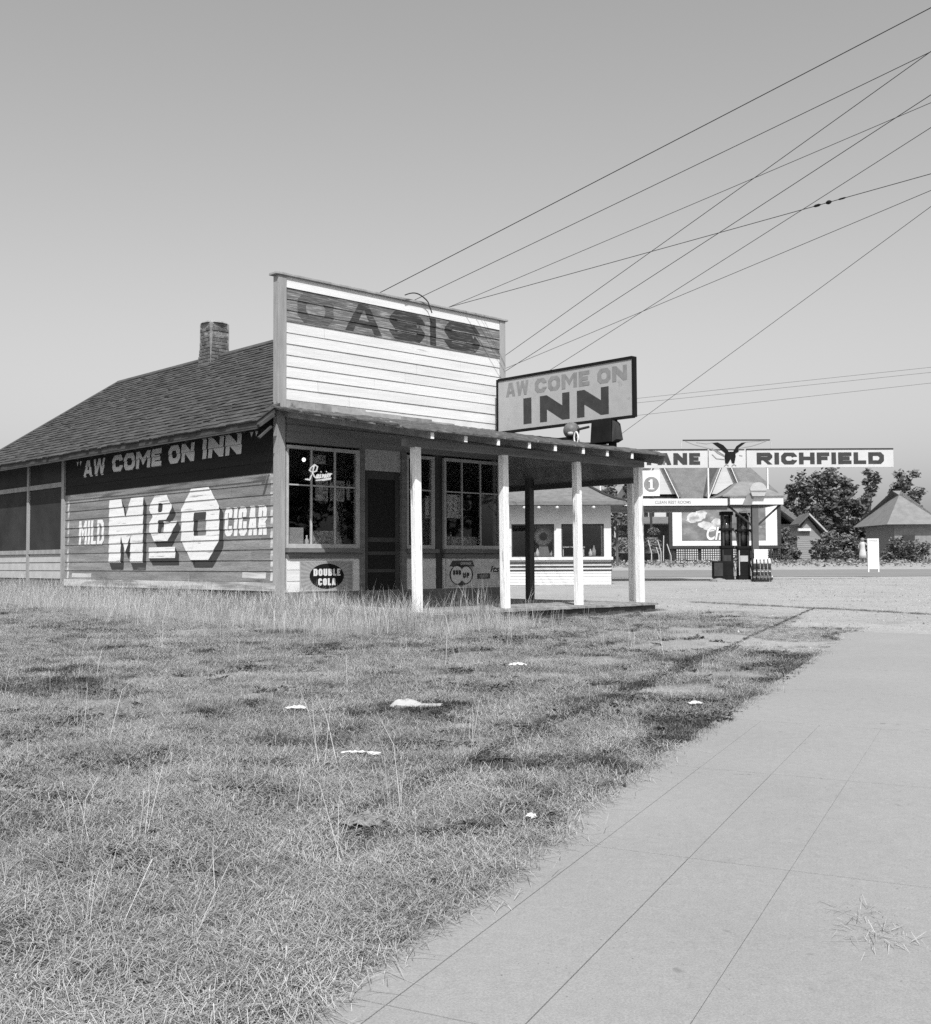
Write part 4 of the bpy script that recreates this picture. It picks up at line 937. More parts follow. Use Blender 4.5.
# oil bottle rack
ox = cx_(760.5); orx = thing('bottle_rack', 'white topped rack of glass oil bottles at the right end of the pump island', 'rack', (ox, YC + .0, gc))
zt0, zt1 = cz_(559.5) - gc, cz_(549.5) - gc
b = MB(); b.box(-.24, .2, -.03, .0, zt0, zt1); b.build('sign_panel', M['white'], orx)
b = MB(); zl = [cz_(p) - gc for p in (569, 575.5, 580)]
for z in zl: b.box(-.3, .3, -.16, .1, z - .02, z)
for xx in (-.3, .28): b.box(xx, xx + .02, -.03, .01, .0, zt1)
b.box(-.24, .16, -.14, .1, .0, zl[2] - .03); b.build('rack_frame', M['darkgrey'], orx)
pb = None
rows = [(zl[0], .31), (zl[1], .2), (zl[2], .13)]
nb = 0
for z, hb in rows:
    for i in range(5 if z != zl[2] else 6):
        xx = -.24 + .12 * i if z != zl[2] else -.25 + .11 * i
        bt = MB().lathe([(.045, 0), (.05, .01), (.05, hb * .5), (.03, hb * .75), (.026, hb)], n=10).build('oil_bottle', M['darkgrey'], smooth=True)
        bt.location = (ox + xx, YC - .07, gc + z + .001); tag(bt, 'capped glass oil bottle standing in the rack on the pump island', 'bottle', 'oil bottles in the rack')
        cp = MB().lathe([(.034, hb * .5), (.05, hb * .56), (.04, hb * .85), (.03, hb + .02)], n=10).build('white_spout', M['white'], bt, smooth=True)
# banner sign on poles above the canopy
YB_ = 37.0
def bx_(px, py=459): return at(px, py, YB_).x
def bz_(py, px=765): return at(px, py, YB_).z
bn = thing('overhead_banner_sign', 'long white sign board reading HI-OCTANE RICHFIELD with an eagle emblem in the middle', 'sign', (bx_(734), YB_, gc))
ob = bn.location.copy()
def bb(x0, x1, z0, z1, y0=-.04, y1=.04, mb=None): mb = mb or MB(); mb.box(x0 - ob.x, x1 - ob.x, y0, y1, z0 - ob.z, z1 - ob.z); return mb
mban = mat('banner_white', .52, .06, 1.5, stain=.42, stain_t=(.62, .75), stain_scale=1.5)
zb0_, zb1_ = bz_(467.6), bz_(450.2)
for a, c in ((575, 707.4), (708.4, 745.2), (746.4, 893)): bb(bx_(a), bx_(c), zb0_, zb1_).build('panel', mban, bn)
b = bb(bx_(575), bx_(707.4), zb1_ + .001, zb1_ + .05, -.05, .05); bb(bx_(746.4), bx_(893), zb1_ + .001, zb1_ + .05, -.05, .05, b); bb(bx_(709.5), bx_(744), zb1_ + .001, zb1_ + .035, -.05, .05, b); b.build('top_rail', M['darkgrey'], bn)
b = bb(bx_(683), bx_(770), bz_(440.6), bz_(439.4), -.04, .04); b.build('emblem_rail', M['darkgrey'], bn)
for p in (707.9, 767.2, 600): bb(bx_(p) - .024, bx_(p) + .024, cz_(503, YB_) if p < 800 else gc, (zb0_ if p < 800 else zb1_) - .002, -.03, .03).build('pole', M['offwhite'], bn)
b = MB()
for p in (681.5, 771): bb(bx_(p) - .012, bx_(p) + .012, zb1_ + .05, bz_(440), -.01, .01, b)
b.build('stay', M['palegrey'], bn)
fb = lambda a, c, e: (a - ob.x, -.04 - e, c - ob.z)
b = MB(); za, zc_ = bz_(464.6), bz_(452.8)
def wpx(txt, p0, p1, T): return move(text_polys(txt, bx_(p1) - bx_(p0), zc_ - za, T), bx_(p0), za)
paint(b, wpx('RICHFIELD', 756.3, 883.5, .155), fb, e0=.003, de=.0006); b.build('lettering', M['signdark'], bn)
b = MB(); paint(b, wpx('HI-OCTANE', 583, 699.8, .15), fb, e0=.003, de=.0006); b.build('lettering', M['signdark'], bn)
# eagle: body, two raised dark inner wings, outlined outer feathers
def E2(px, py): return (bx_(670 + px / 7.16), bz_(430 + py / 7.16))
be = MB()
for k_, pl in enumerate(([(395, 155), (465, 155), (468, 190), (458, 238), (440, 236), (432, 205), (412, 240), (392, 238), (388, 190)], [(300, 92), (340, 88), (380, 108), (410, 140), (418, 158), (395, 165), (352, 132)], [(545, 88), (510, 92), (475, 115), (455, 145), (448, 160), (470, 160), (492, 128)],
                         [(455, 150), (480, 142), (492, 150), (470, 165)])):
    be.prism([E2(*q) for q in pl], lambda a, c, d: fb(a, c, d), .006 + .002 * k_, .018 + .002 * k_)
be.build('eagle_body', M['black'], bn)
be = MB(); k_ = 0
for pl in ([(110, 80), (170, 105), (230, 120), (290, 135), (340, 150), (385, 180)], [(190, 90), (260, 100), (300, 92)], [(300, 130), (345, 168), (390, 190)], [(300, 175), (330, 205), (385, 210)], [(690, 80), (640, 100), (580, 118), (520, 128), (490, 135)], [(545, 88), (600, 84), (690, 78)], [(495, 182), (515, 186)], [(385, 258), (400, 246), (415, 256)], [(440, 258), (455, 246), (470, 256)]):
    for p in ribbon([E2(*q) for q in pl], .028): k_ += 1; be.prism(p, lambda a, c, d: fb(a, c, d), .004, .010 + .0004 * (k_ % 9))
be.build('eagle_outline', M['midgrey'], bn)

# ================================================================== FAR SIDE OF THE ROAD
def world_box(t, x0, x1, y0, y1, z0, z1, mb=None):
    mb = mb or MB(); p = t.location; mb.box(x0 - p.x, x1 - p.x, y0 - p.y, y1 - p.y, z0 - p.z, z1 - p.z); return mb
# billboard
Yb = 78.0; gb = float(gz(Yb)) - .05
bi = thing('billboard', 'wide white bordered billboard with a flower picture and script lettering across the road', 'billboard', (at(725, 525, Yb).x, Yb, gb))
def X(px, Y=Yb): return at(px, 525, Y).x
def Zz(py, Y=Yb): return at(725, py, Y).z
f = world_box(bi, X(669), X(779), Yb, Yb + .3, Zz(548.5), Zz(545.6)); world_box(bi, X(669), X(672.5), Yb, Yb + .3, Zz(545.6), Zz(503), f); world_box(bi, X(777.5), X(781), Yb, Yb + .3, Zz(545.6), Zz(503), f); world_box(bi, X(669), X(781), Yb, Yb + .3, Zz(503), Zz(500), f)
f.build('frame', M['darkgrey'], bi)
world_box(bi, X(672.5), X(777.5), Yb + .08, Yb + .12, Zz(545.6), Zz(503)).build('white_border', M['white'], bi)
mpic = mat('billboard_picture', .17, .55, .9, (1, 1, 1.6), stain=.4, stain_t=(.58, .66), stain_scale=.55)
world_box(bi, X(682), X(766), Yb + .06, Yb + .079, Zz(540.5), Zz(506)).build('picture', mpic, bi)
b = MB(); p = bi.location
rr = random.Random(5)
for cxp, cyp, r in ((696, 517, .62), (700, 515, .5), (692, 519, .4), (711, 527, .5), (705, 525, .42), (717, 522, .38)):
    pts = [(X(cxp) - p.x + r * (1 + .25 * rr.uniform(-1, 1)) * math.cos(t), Zz(cyp) - p.z + r * .62 * (1 + .25 * rr.uniform(-1, 1)) * math.sin(t)) for t in np.linspace(0, 2 * math.pi, 15)[:-1]]
    b.face([(a, .055 - .002 * len(b.f), c) for a, c in pts])
b.build('pale_flower', mat('flower_print', .5, .3, 2.2, stain=.25, stain_t=(.5, .65), stain_scale=2), bi)
b = MB(); paint(b, fit(font_polys('Che', 1, .25, .02), X(706.5) - p.x, X(728) - p.x, Zz(540) - p.z, Zz(526.5) - p.z), lambda a, c, e: (a, .03 - e, c)); b.build('script_lettering', M['white'], bi)
b = MB(); z0, z1 = Zz(562) - p.z, Zz(548.5) - p.z; x0, x1 = X(669) - p.x, X(781) - p.x
x = x0
while x < x1: b.box(x, x + .06, .14, .17, z0, z1); x += .16
z = z0 + .1
while z < z1: b.box(x0, x1, .171, .2, z, z + .06); z += .16
b.build('lattice_skirt', M['darkgrey'], bi)
for q in (676, 700, 725, 750, 775): MB().box(X(q) - p.x - .08, X(q) - p.x + .08, .31, .47, z0 - .6, Zz(502) - p.z).build('support_post', M['darkwood'], bi)
# big house behind
Yh = 90.0; gh = float(gz(Yh))
def Xh(px): return at(px, 500, Yh).x
def Zh(py): return at(715, py, Yh).z - gh
ho = thing('large_house', 'big two gabled frame house with dark shingle roof behind the billboard', 'house', (Xh(715), Yh + 4, gh))
hp = ho.location; mhw = mat('house_wall', .52, .08, 1, (.3, .3, 6)); mhr = mat('house_shingles', .15, .2, 1.2, fine=.35)
xl, xr2 = Xh(628) - hp.x, Xh(783) - hp.x
b = MB(); b.box(xl + .5, Xh(778) - hp.x, -4, 5, -.3, Zh(498)); b.build('wall', mhw, ho)
ze, zr3 = Zh(499), Zh(452); xi0, xi1 = Xh(652) - hp.x, Xh(753) - hp.x
b = MB(); e = [(xl - .2, -4.6, ze), (xr2, -4.6, ze), (xr2, 5.6, ze), (xl - .2, 5.6, ze)]; r = [(xi0, .5, zr3), (xi1, .5, zr3)]
b.face([e[0], e[1], r[1], r[0]]); b.face([e[1], e[2], r[1]]); b.face([e[2], e[3], r[0], r[1]]); b.face([e[3], e[0], r[0]]); b.face(e[::-1]); b.build('roof', mhr, ho)
def dormer(pl, pr, ptop, pbase):
    xa, xb = Xh(pl) - hp.x, Xh(pr) - hp.x; xm = (xa + xb) / 2; z0, z1 = Zh(pbase), Zh(ptop); y = -4.75
    d = MB(); d.face([(xa, y, z0), (xb, y, z0), (xm, y, z1)]); d.face([(xa, y + .3, z0), (xm, y + .3, z1), (xb, y + .3, z0)]); d.face([(xa, y, z0), (xa, y + .3, z0), (xb, y + .3, z0), (xb, y, z0)])
    g = d.build('gable', mhw, ho)
    t = MB()
    for sgn, xe_ in ((-1, xa), (1, xb)):
        dx = xe_ - xm; L_ = math.hypot(dx, z1 - z0); ox_, oz_ = (z1 - z0) / L_ * sgn * .3, abs(dx) / L_ * .3
        t.hexa([(xe_ + dx * .06, y - .4, z0 - .3), (xe_ + dx * .06 + ox_, y - .4, z0 - .3 + oz_), (xe_ + dx * .06 + ox_, y + 5, z0 - .3 + oz_), (xe_ + dx * .06, y + 5, z0 - .3), (xm, y - .4, z1 + .0), (xm + ox_ * .1, y - .4, z1 + oz_ * 1.5), (xm + ox_ * .1, y + 5, z1 + oz_ * 1.5), (xm, y + 5, z1)])
    t.build('gable_roof', mhr, g)
    t = MB()
    for sgn, xe_ in ((-1, xa), (1, xb)):
        dx = xe_ - xm; t.hexa([(xe_ + dx * .06, y - .44, z0 - .44), (xe_ + dx * .06, y - .41, z0 - .44), (xe_ + dx * .06, y - .41, z0 - .3), (xe_ + dx * .06, y - .44, z0 - .3), (xm, y - .44, z1 - .16), (xm, y - .41, z1 - .16), (xm, y - .41, z1), (xm, y - .44, z1)])
    t.build('bargeboard', M['white'], g)
dormer(706.5, 739.5, 455, 494.5); dormer(637, 675, 455, 494.5)
b = MB(); b.box(Xh(705) - hp.x, Xh(770) - hp.x, -4.9, -4.65, Zh(499.5), Zh(497)); b.build('eave_trim', M['darkgrey'], ho)
# low porch in front
b = MB(); xa, xb = Xh(606) - hp.x, Xh(676) - hp.x
b.hexa([(xa, -8, Zh(525)), (xb, -8, Zh(525)), (xb, -4, Zh(518)), (xa, -4, Zh(518)), (xa, -8, Zh(524)), (xb, -8, Zh(524)), (xb, -4, Zh(516.5)), (xa, -4, Zh(516.5))]); b.build('porch_roof', mhr, ho)
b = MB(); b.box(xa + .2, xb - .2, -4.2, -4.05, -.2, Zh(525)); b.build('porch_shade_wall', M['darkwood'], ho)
for q in (609, 632, 676): MB().box(Xh(q) - hp.x - .1, Xh(q) - hp.x + .1, -7.8, -7.6, -.2, Zh(525)).build('porch_column', M['palegrey'], ho)
for a, c in ((643.5, 648), (649, 654), (666, 671.5)):
    b = MB(); b.box(Xh(a) - hp.x, Xh(c) - hp.x, -4.08, -4.02, Zh(516), Zh(509.5)); wf = b.build('window', M['darkgrey'], ho)
    b = MB(); b.box(Xh(a) - hp.x + .08, Xh(c) - hp.x - .08, -4.1, -4.085, Zh(515.5), Zh(510)); b.build('pane', M['glass'], wf)
b = MB(); b.box(Xh(648.5) - hp.x, Xh(652.5) - hp.x, -4.85, -4.78, Zh(499.5), Zh(496.5)); b.build('gable_window', M['darkgrey'], ho)
# side wing with long sloping dark eave
b = MB(); a = (Xh(776) - hp.x, Zh(502)); c = (Xh(805.5) - hp.x, Zh(526.5))
b.hexa([(a[0], -4.5, a[1] - .5), (c[0], -4.5, c[1] - .35), (c[0], 4, c[1] - .35), (a[0], 4, a[1] - .5), (a[0], -4.5, a[1]), (c[0], -4.5, c[1]), (c[0], 4, c[1]), (a[0], 4, a[1])]); b.build('wing_roof', mhr, ho)
b = MB(); b.box(Xh(770) - hp.x, Xh(799) - hp.x, -3.0, 4, -.3, Zh(524)); b.build('wing_wall', M['midgrey'], ho)
# round emblem sign hanging in front of the left gable
Ye = 80.0; ep = at(651, 485, Ye); es = thing('emblem_sign', 'white sign panel with dark disc and white figure 1 before the left gable', 'sign', (ep.x, Ye, ep.z - 2.2))
b = MB(); b.box(-.72, .62, -.05, .05, 1.4, 3.25); b.build('panel', M['white'], es)
b = MB(); b.prism([(.55 * math.cos(t), 2.25 + .55 * math.sin(t)) for t in np.linspace(0, 2 * math.pi, 25)[:-1]], lambda a, c, d: (a + .02, -d, c), .052, .07); b.build('disc', M['midgrey'], es)
b = MB(); b.box(-.07, .1, -.09, -.072, 1.95, 2.6); b.box(-.18, -.069, -.09, -.072, 2.42, 2.52); b.box(-.2, .22, -.09, -.072, 1.87, 1.949); b.build('figure', M['white'], es)
b = MB(); b.box(-.08, .08, .051, .2, -(ep.z - 2.2 - float(gz(Ye))), 3.2); b.build('pole', M['darkgrey'], es)
# small shed
Ysd = 82.0; gsd = float(gz(Ysd))
def Xs_(px): return at(px, 540, Ysd).x
def Zs_(py): return at(807, py, Ysd).z - gsd
sd = thing('clapboard_shed', 'small pale clapboard shed with a steep dark gable roof right of the billboard', 'shed', (Xs_(809), Ysd + 2, gsd)); sp = sd.location
wl, wr = Xs_(797) - sp.x, Xs_(822.5) - sp.x; am = Xs_(807.5) - sp.x
b = MB(); siding(b, wl, wr, .0, Zs_(536), .16, .02, lambda a, z, e: (a, -2 - e, z)); b.box(wl, wr, -2, -.5, -.3, Zs_(536)); b.prism([(wl, Zs_(536)), (wr, Zs_(536)), (am, Zs_(517))], lambda a, c, d: (a, d, c), -2, -.6); b.build('wall', mat('shed_wall', .25, .12, 1, (.3, .3, 6)), sd)
b = MB(); h = .16
for (xa, za), (xb, zb) in (((am, Zs_(513.5)), (Xs_(831.5) - sp.x, Zs_(538.5))), ((am, Zs_(513.5)), (Xs_(797) - sp.x, Zs_(524)))):
    b.hexa([(xa, -2.5, za - h), (xb, -2.5, zb - h), (xb, -.2, zb - h), (xa, -.2, za - h), (xa, -2.5, za), (xb, -2.5, zb), (xb, -.2, zb), (xa, -.2, za)])
b.build('roof', mat('shed_roof', .12, .2, 2, fine=.2), sd)
b = MB(); b.hexa([(am, -2.54, Zs_(513.5) - .12), (Xs_(831.5) - sp.x, -2.54, Zs_(538.5) - .12), (Xs_(831.5) - sp.x, -2.51, Zs_(538.5) - .12), (am, -2.51, Zs_(513.5) - .12), (am, -2.54, Zs_(513.5) + .04), (Xs_(831.5) - sp.x, -2.54, Zs_(538.5) + .04), (Xs_(831.5) - sp.x, -2.51, Zs_(538.5) + .04), (am, -2.51, Zs_(513.5) + .04)]); b.build('bargeboard', M['palegrey'], sd)
b = MB(); b.box(Xs_(797.5) - sp.x, Xs_(810) - sp.x, -2.3, -2.05, Zs_(531), Zs_(528.5)); b.build('door_hood', M['white'], sd)
# hip-roofed house at the right edge
Yr_ = 82.0; gr = float(gz(Yr_)); hr = thing('corner_house', 'small house with a plain grey hip roof at the right edge beyond the road', 'house', (at(905, 540, Yr_).x, Yr_ + 3, gr)); rp_ = hr.location
xa = at(852.5, 524, Yr_ + 7).x - rp_.x; xb = at(944, 524, Yr_).x - rp_.x; ze = at(880, 524.5, Yr_).z - gr; zt = at(880, 488, Yr_).z - gr
b = MB(); xm0, xm1 = xa + 2.5, xb - 2.5
e = [(xa, -3.3, ze), (xb, -3.3, ze), (xb, 4, ze), (xa, 4, ze)]; r = [(xm0, .3, zt), (xm1, .3, zt)]
b.face([e[0], e[1], r[1], r[0]]); b.face([e[1], e[2], r[1]]); b.face([e[2], e[3], r[0], r[1]]); b.face([e[3], e[0], r[0]]); b.face(e[::-1]); b.build('roof', mat('hip_shingles', .2, .15, 2, fine=.15), hr)
b = MB(); b.box(xa + .8, xb - .8, -2.6, 3.3, -.3, ze - .02); b.build('wall', M['midgrey'], hr)
b = MB(); b.box(xa + 1.4, xa + 2.3, -2.66, -2.61, 0, 2.0); b.build('door', M['darkgrey'], hr)
# white notice board at the right edge, near side of the road
Yw = 43.0; wq = at(873.5, 572, Yw); wb = thing('notice_board', 'upright white framed notice board by the roadside at the right edge', 'sign', (wq.x, Yw, wq.z)); hb = at(873.5, 538.5, Yw).z - wq.z
b = MB(); b.box(-.22, -.17, -.03, .03, 0, hb); b.box(.17, .22, -.03, .03, 0, hb); b.box(-.17, .17, -.03, .03, hb - .08, hb); b.box(-.17, .17, -.03, .03, .12, .18); b.build('frame', M['white'], wb)
b = MB(); b.box(-.17, .17, -.01, .01, .18, hb - .08); b.build('panel', M['offwhite'], wb)
# woman by the roadside
Yp_ = 74.0; pq = at(863, 565.5, Yp_); pe = thing('person', 'person in a pale belted dress standing beside the far verge', 'person', (pq.x, Yp_, float(gz(Yp_))), 2.5)
ph = 1.62
vs = [(0, 0, .92), (0, 0, 1.1), (0, 0, 1.3), (0, -.01, 1.42), (0, -.01, 1.5), (0, -.015, 1.58), (.09, 0, .85), (.1, -.01, .48), (.1, .03, .08), (.1, -.12, .03), (-.09, 0, .85), (-.1, -.03, .48), (-.1, .01, .08), (-.1, -.14, .03),
      (.18, 0, 1.36), (.29, -.02, 1.1), (.2, -.12, .9), (-.18, 0, 1.36), (-.36, .02, 1.14), (-.22, -.12, 1.0)]
es_ = [(0, 1), (1, 2), (2, 3), (3, 4), (4, 5), (0, 6), (6, 7), (7, 8), (8, 9), (0, 10), (10, 11), (11, 12), (12, 13), (2, 14), (14, 15), (15, 16), (2, 17), (17, 18), (18, 19)]
rad = [.15, .12, .14, .06, .075, .1, .09, .06, .04, .03, .09, .06, .04, .03, .055, .042, .035, .055, .042, .035]
pm = bpy.data.meshes.new('body'); pm.from_pydata(vs, es_, []); pm.materials.append(mat('skin', .38, .05)); po = bpy.data.objects.new('body', pm); COL.objects.link(po); po.parent = pe
sm = po.modifiers.new('s', 'SKIN')
for i, r in enumerate(rad): pm.skin_vertices[0].data[i].radius = (r, r * .85)
pm.skin_vertices[0].data[0].use_root = True; po.modifiers.new('d', 'SUBSURF').render_levels = 1
MB().lathe([(.26, .34), (.235, .6), (.19, .85), (.15, 1.02), (.165, 1.18), (.175, 1.32), (.12, 1.41), (.07, 1.44)], n=18, sy=.8).build('dress', mat('pale_dress', .5, .08, 12), pe, smooth=True)
MB().lathe([(.147, 1.0), (.15, 1.015), (.148, 1.04)], n=18, sy=.82).build('belt', M['palegrey'], pe)
MB().lathe([(.02, 1.47), (.1, 1.5), (.125, 1.58), (.11, 1.67), (.03, 1.71)], (0, .03, 0), 14, 1, 1).build('hair', M['midgrey'], pe, smooth=True)
# topiary and stakes
mleaf_d = mat('dark_leaves', .075, .3, 3, island=.5); mleaf = mat('leaves', .125, .4, 3, island=.6); mleaf_p = mat('pale_leaves', .15, .3, 3, island=.4)
def leafcloud(mb, pts, size, rnd):
    for p in pts:
        a = rnd.uniform(0, 6.28); t = rnd.uniform(-1, 1); s = size * rnd.uniform(.6, 1.4)
        d = Vector((math.cos(a), math.sin(a), t * .8)).normalized(); e = d.cross(Vector((rnd.uniform(-1, 1), rnd.uniform(-1, 1), rnd.uniform(-1, 1)))).normalized()
        p = Vector(p); mb.face([p - d * s, p + e * s * .45, p + d * s, p - e * s * .45])
def ball(c, r, n, rnd, inner=.75):
    out = []
    while len(out) < n:
        v = Vector((rnd.uniform(-1, 1), rnd.uniform(-1, 1), rnd.uniform(-1, 1)))
        if .01 < v.length < 1: v = v.normalized() * rnd.uniform(inner, 1.0); out.append((c[0] + v.x * r[0], c[1] + v.y * r[1], c[2] + v.z * r[2]))
    return out
Yt = 79.0
def topiary(px, lab, seed, wpx=18):
    g_ = float(gz(Yt)); x = at(px, 550, Yt).x; t = thing('topiary_shrub', lab, 'shrub', (x, Yt, g_)); rnd = random.Random(seed)
    zf = lambda py: at(px, py, Yt).z - g_
    k_ = Yt / F; b = MB(); z0, z1 = zf(556), zf(536); leafcloud(b, ball((0, 0, (z0 + z1) / 2), (wpx / 2 * k_, wpx / 2 * k_, (z1 - z0) / 2), 1100, rnd), .11, rnd)
    b.lathe([(wpx / 2 * k_ * .8, z0 + .2), (wpx / 2 * k_ * .86, (z0 + z1) / 2), (wpx / 2 * k_ * .6, z1 - .12)], n=12)
    b.build('lower_foliage', mleaf, t)
    b = MB(); z0, z1 = zf(536.5), zf(527.5); leafcloud(b, ball((.1, 0, (z0 + z1) / 2), (5.6 * k_, 5.6 * k_, (z1 - z0) / 2), 550, rnd), .1, rnd); b.lathe([(4.4 * k_, z0 + .1), (4.9 * k_, (z0 + z1) / 2), (3 * k_, z1 - .08)], (.1, 0, 0), 12); b.build('top_ball', mleaf, t)
    b = MB(); b.tube([(0, 0, -.3), (0, 0, zf(540))], .1, 6); b.build('stem', M['bark'], t)
topiary(652.5, 'clipped round topiary shrub with a ball on top just right of the porch corner posts', 3); topiary(620.5, 'clipped topiary shrub with a flattened top seen between the station and the porch posts', 4, 20)
for i, (pa, pb) in enumerate((((648, 540), (651.5, 553)), ((657.5, 540), (661, 552)), ((663.7, 535.5), (663.4, 553)), ((656, 547), (659, 555)), ((667, 544), (671, 556)))):
    Yk = 76.0; a = at(*pa, Yk); c = at(*pb, Yk); cz2 = float(gz(Yk)) - .1
    o = MB().tube([tuple(Vector((c.x, Yk, cz2)) - c), tuple(Vector((c.x, Yk, c.z)) - c), tuple(a - c)], .04, 5).build('garden_stake', M['palegrey']); o.location = c
    tag(o, ['slanting white garden stake in front of the left side of the topiary', 'slanting white garden stake in front of the right side of the topiary', 'tallest upright white garden stake right of the topiary', 'shortest leaning white garden stake below the topiary', 'leaning white garden stake nearest the billboard'][i], 'stake', 'garden stakes before the house')
# trees
def tree(name, lab, px, Y, ptop, pbase, wpx, nleaf, seed, leafm, lsize=.16, group=None, trunk=True, shape='round', limbs=9):
    rnd = random.Random(seed); g_ = float(gz(Y)); x = at(px, 540, Y).x; t = thing(name, lab, 'tree' if trunk else 'bush', (x, Y, g_), 0, group)
    k_ = Y / F; H = at(px, ptop, Y).z - g_; zb = max(0, at(px, pbase, Y).z - g_); R_ = wpx / 2 * k_
    tr = MB(); pts = []
    top = Vector((rnd.uniform(-.3, .3), 0, H * .8))
    tr.tube([(0, 0, -.3), (0, 0, zb * .6), tuple(top * .6), tuple(top)], [R_ * .09, R_ * .075, R_ * .05, R_ * .015], 7)
    clumps = []
    for i in range(limbs):
        f_ = (i + .5) / limbs
        if shape == 'poplar': rr_ = R_ * (.35 + .65 * math.sin(math.pi * min(1, .25 + f_ * .75))); ang = rnd.uniform(0, 6.28); end = Vector((math.cos(ang) * rr_ * .6, math.sin(ang) * rr_ * .6, zb + (H - zb) * f_))
        else:
            ang = i * 2.4 + rnd.uniform(-.4, .4); zf_ = zb + (H - zb) * (.12 + .82 * f_); rr_ = R_ * math.sqrt(max(.05, 1 - ((f_ - .38) / .66) ** 2)) * rnd.uniform(.6, 1.0); end = Vector((math.cos(ang) * rr_, math.sin(ang) * rr_, zf_))
        st_ = Vector((0, 0, max(.1, end.z * .55))); tr.tube([tuple(st_), tuple(st_.lerp(end, .5) + Vector((0, 0, .1 * R_))), tuple(end)], [R_ * .04, R_ * .025, R_ * .008], 5)
        clumps.append((end, R_ * rnd.uniform(.16, .36)))
        for _ in range(3):
            e2 = end + Vector((rnd.uniform(-1, 1), rnd.uniform(-1, 1), rnd.uniform(-.3, 1))) * R_ * .4
            tr.tube([tuple(st_.lerp(end, .7)), tuple(e2)], [R_ * .018, R_ * .006], 4); clumps.append((e2, R_ * rnd.uniform(.10, .24)))
    tr.build('trunk', M['bark'], t)
    b = MB(); per = nleaf // len(clumps)
    for c_, r_ in clumps:
        n_ = int(per * rnd.uniform(.5, 1.5)); pl = []
        for _ in range(n_):
            v = Vector((rnd.gauss(0, .5), rnd.gauss(0, .5), rnd.gauss(0, .42))); pl.append(c_ + v * r_ * (1.25 if shape != 'poplar' else 1.1) + Vector((0, 0, r_ * .2)))
        leafcloud(b, pl, lsize, rnd)
    b.build('crown' if trunk else 'foliage', leafm, t)
    return t
tree('broadleaf_tree', 'largest loose leafy tree behind the clapboard shed', 826, 96, 476, 540, 54, 4400, 11, mleaf, .2, limbs=16)
tree('broadleaf_tree', 'smaller feathery tree beside the far telephone pole', 797, 98, 484, 530, 30, 2600, 12, mleaf, .2, limbs=9)
tree('broadleaf_tree', 'dark leafy tree between the shed and the corner house', 846, 92, 497, 548, 46, 4200, 13, mleaf_d, .2, limbs=12)
tree('poplar_tree', 'tall feathery poplar at the right edge behind the corner house', 870, 104, 474, 545, 24, 3000, 14, mleaf_p, .24, shape='poplar', limbs=14)
tree('poplar_tree', 'second poplar beyond the corner house roof outside the right edge', 905, 110, 480, 545, 40, 4000, 15, mleaf, .26, shape='poplar', limbs=12)
tree('broadleaf_tree', 'leafy tree seen over the station roof between the porch posts', 617, 70, 478, 540, 34, 4200, 16, mleaf, .16, limbs=10)
tree('broadleaf_tree', 'leafy tree beside the large house seen under the porch end beam', 640, 100, 470, 545, 40, 4000, 17, mleaf, .22, limbs=10)
for i, (px, Y, pt, wp_, n_, m_) in enumerate(((838, 79, 537, 40, 4200, mleaf_p), (856, 80, 541, 30, 3000, mleaf), (781, 80, 528, 22, 2200, mleaf), (786, 79.5, 545, 22, 2000, mleaf_p), (815, 78, 541, 9, 500, mleaf_d), (600, 77, 540, 30, 2000, mleaf), (905, 76, 545, 40, 2500, mleaf))):
    tree('bush', ['pale leafy bush right of the clapboard shed', 'leafy bush behind the standing person', 'tall bush between billboard and shed', 'low pale bush at the right foot of the billboard', 'small dark potted bush against the shed wall', 'bush beyond the road behind the station office', 'bush in front of the corner house outside the right edge'][i], px, Y, pt, 563, wp_, n_, 30 + i, m_, .13, trunk=False, limbs=10)
for i, (tx, ty, hh_) in enumerate(((27, 3, 9), (29, 9.5, 10), (28, 16, 8.5), (31, 23, 10))):  # unseen trees, added so the shop windows reflect something dark
    Y_ = ty; g_ = float(gz(ty)); rnd = random.Random(90 + i)
    t = thing('street_tree', ['street tree across the side road outside the frame, nearest the camera', 'street tree across the side road outside the frame, second from the camera', 'street tree across the side road outside the frame, third from the camera', 'street tree across the side road outside the frame, farthest from the camera'][i], 'tree', (tx, ty, g_), 0, 'street trees outside the frame')
    MB().tube([(0, 0, -.3), (0, 0, 2.2), (.2, 0, hh_ * .7)], [.25, .2, .06], 8).build('trunk', M['bark'], t)
    b = MB(); leafcloud(b, ball((0, 0, hh_ * .55), (3.6, 3.6, hh_ * .47), 5000, rnd, .2), .3, rnd); b.build('crown', mleaf_d, t)
# far hedge of undergrowth behind everything
rnd = random.Random(77); b = MB(); pl = []
for _ in range(15000):
    x = rnd.uniform(-70, 110); y = 125 + rnd.uniform(-6, 6); hh = 3.2 + 1.8 * math.sin(x * .21) + 1.2 * math.sin(x * .53 + 1); pl.append((x, y, gz(y) + rnd.uniform(0, 1) ** .7 * max(1.2, hh)))
leafcloud(b, pl, .45, rnd)
for x in np.arange(-72, 112, 3.0): b.box(x, x + 3.1, 126, 127, float(gz(126)) - .5, float(gz(126)) + 1.6)
tag(b.build('far_woods', mleaf), kind='stuff')
# verge weeds
rnd = random.Random(78); b = MB(); pl = []
for _ in range(9000):
    y = rnd.uniform(66, 80); x = rnd.uniform(-25, 60); pl.append((x, y, float(gz(y)) + rnd.uniform(0, .28)))
leafcloud(b, pl, .11, rnd); tag(b.build('verge_weeds', mat('verge_weeds', .2, .3, 1, island=.5)), kind='stuff')
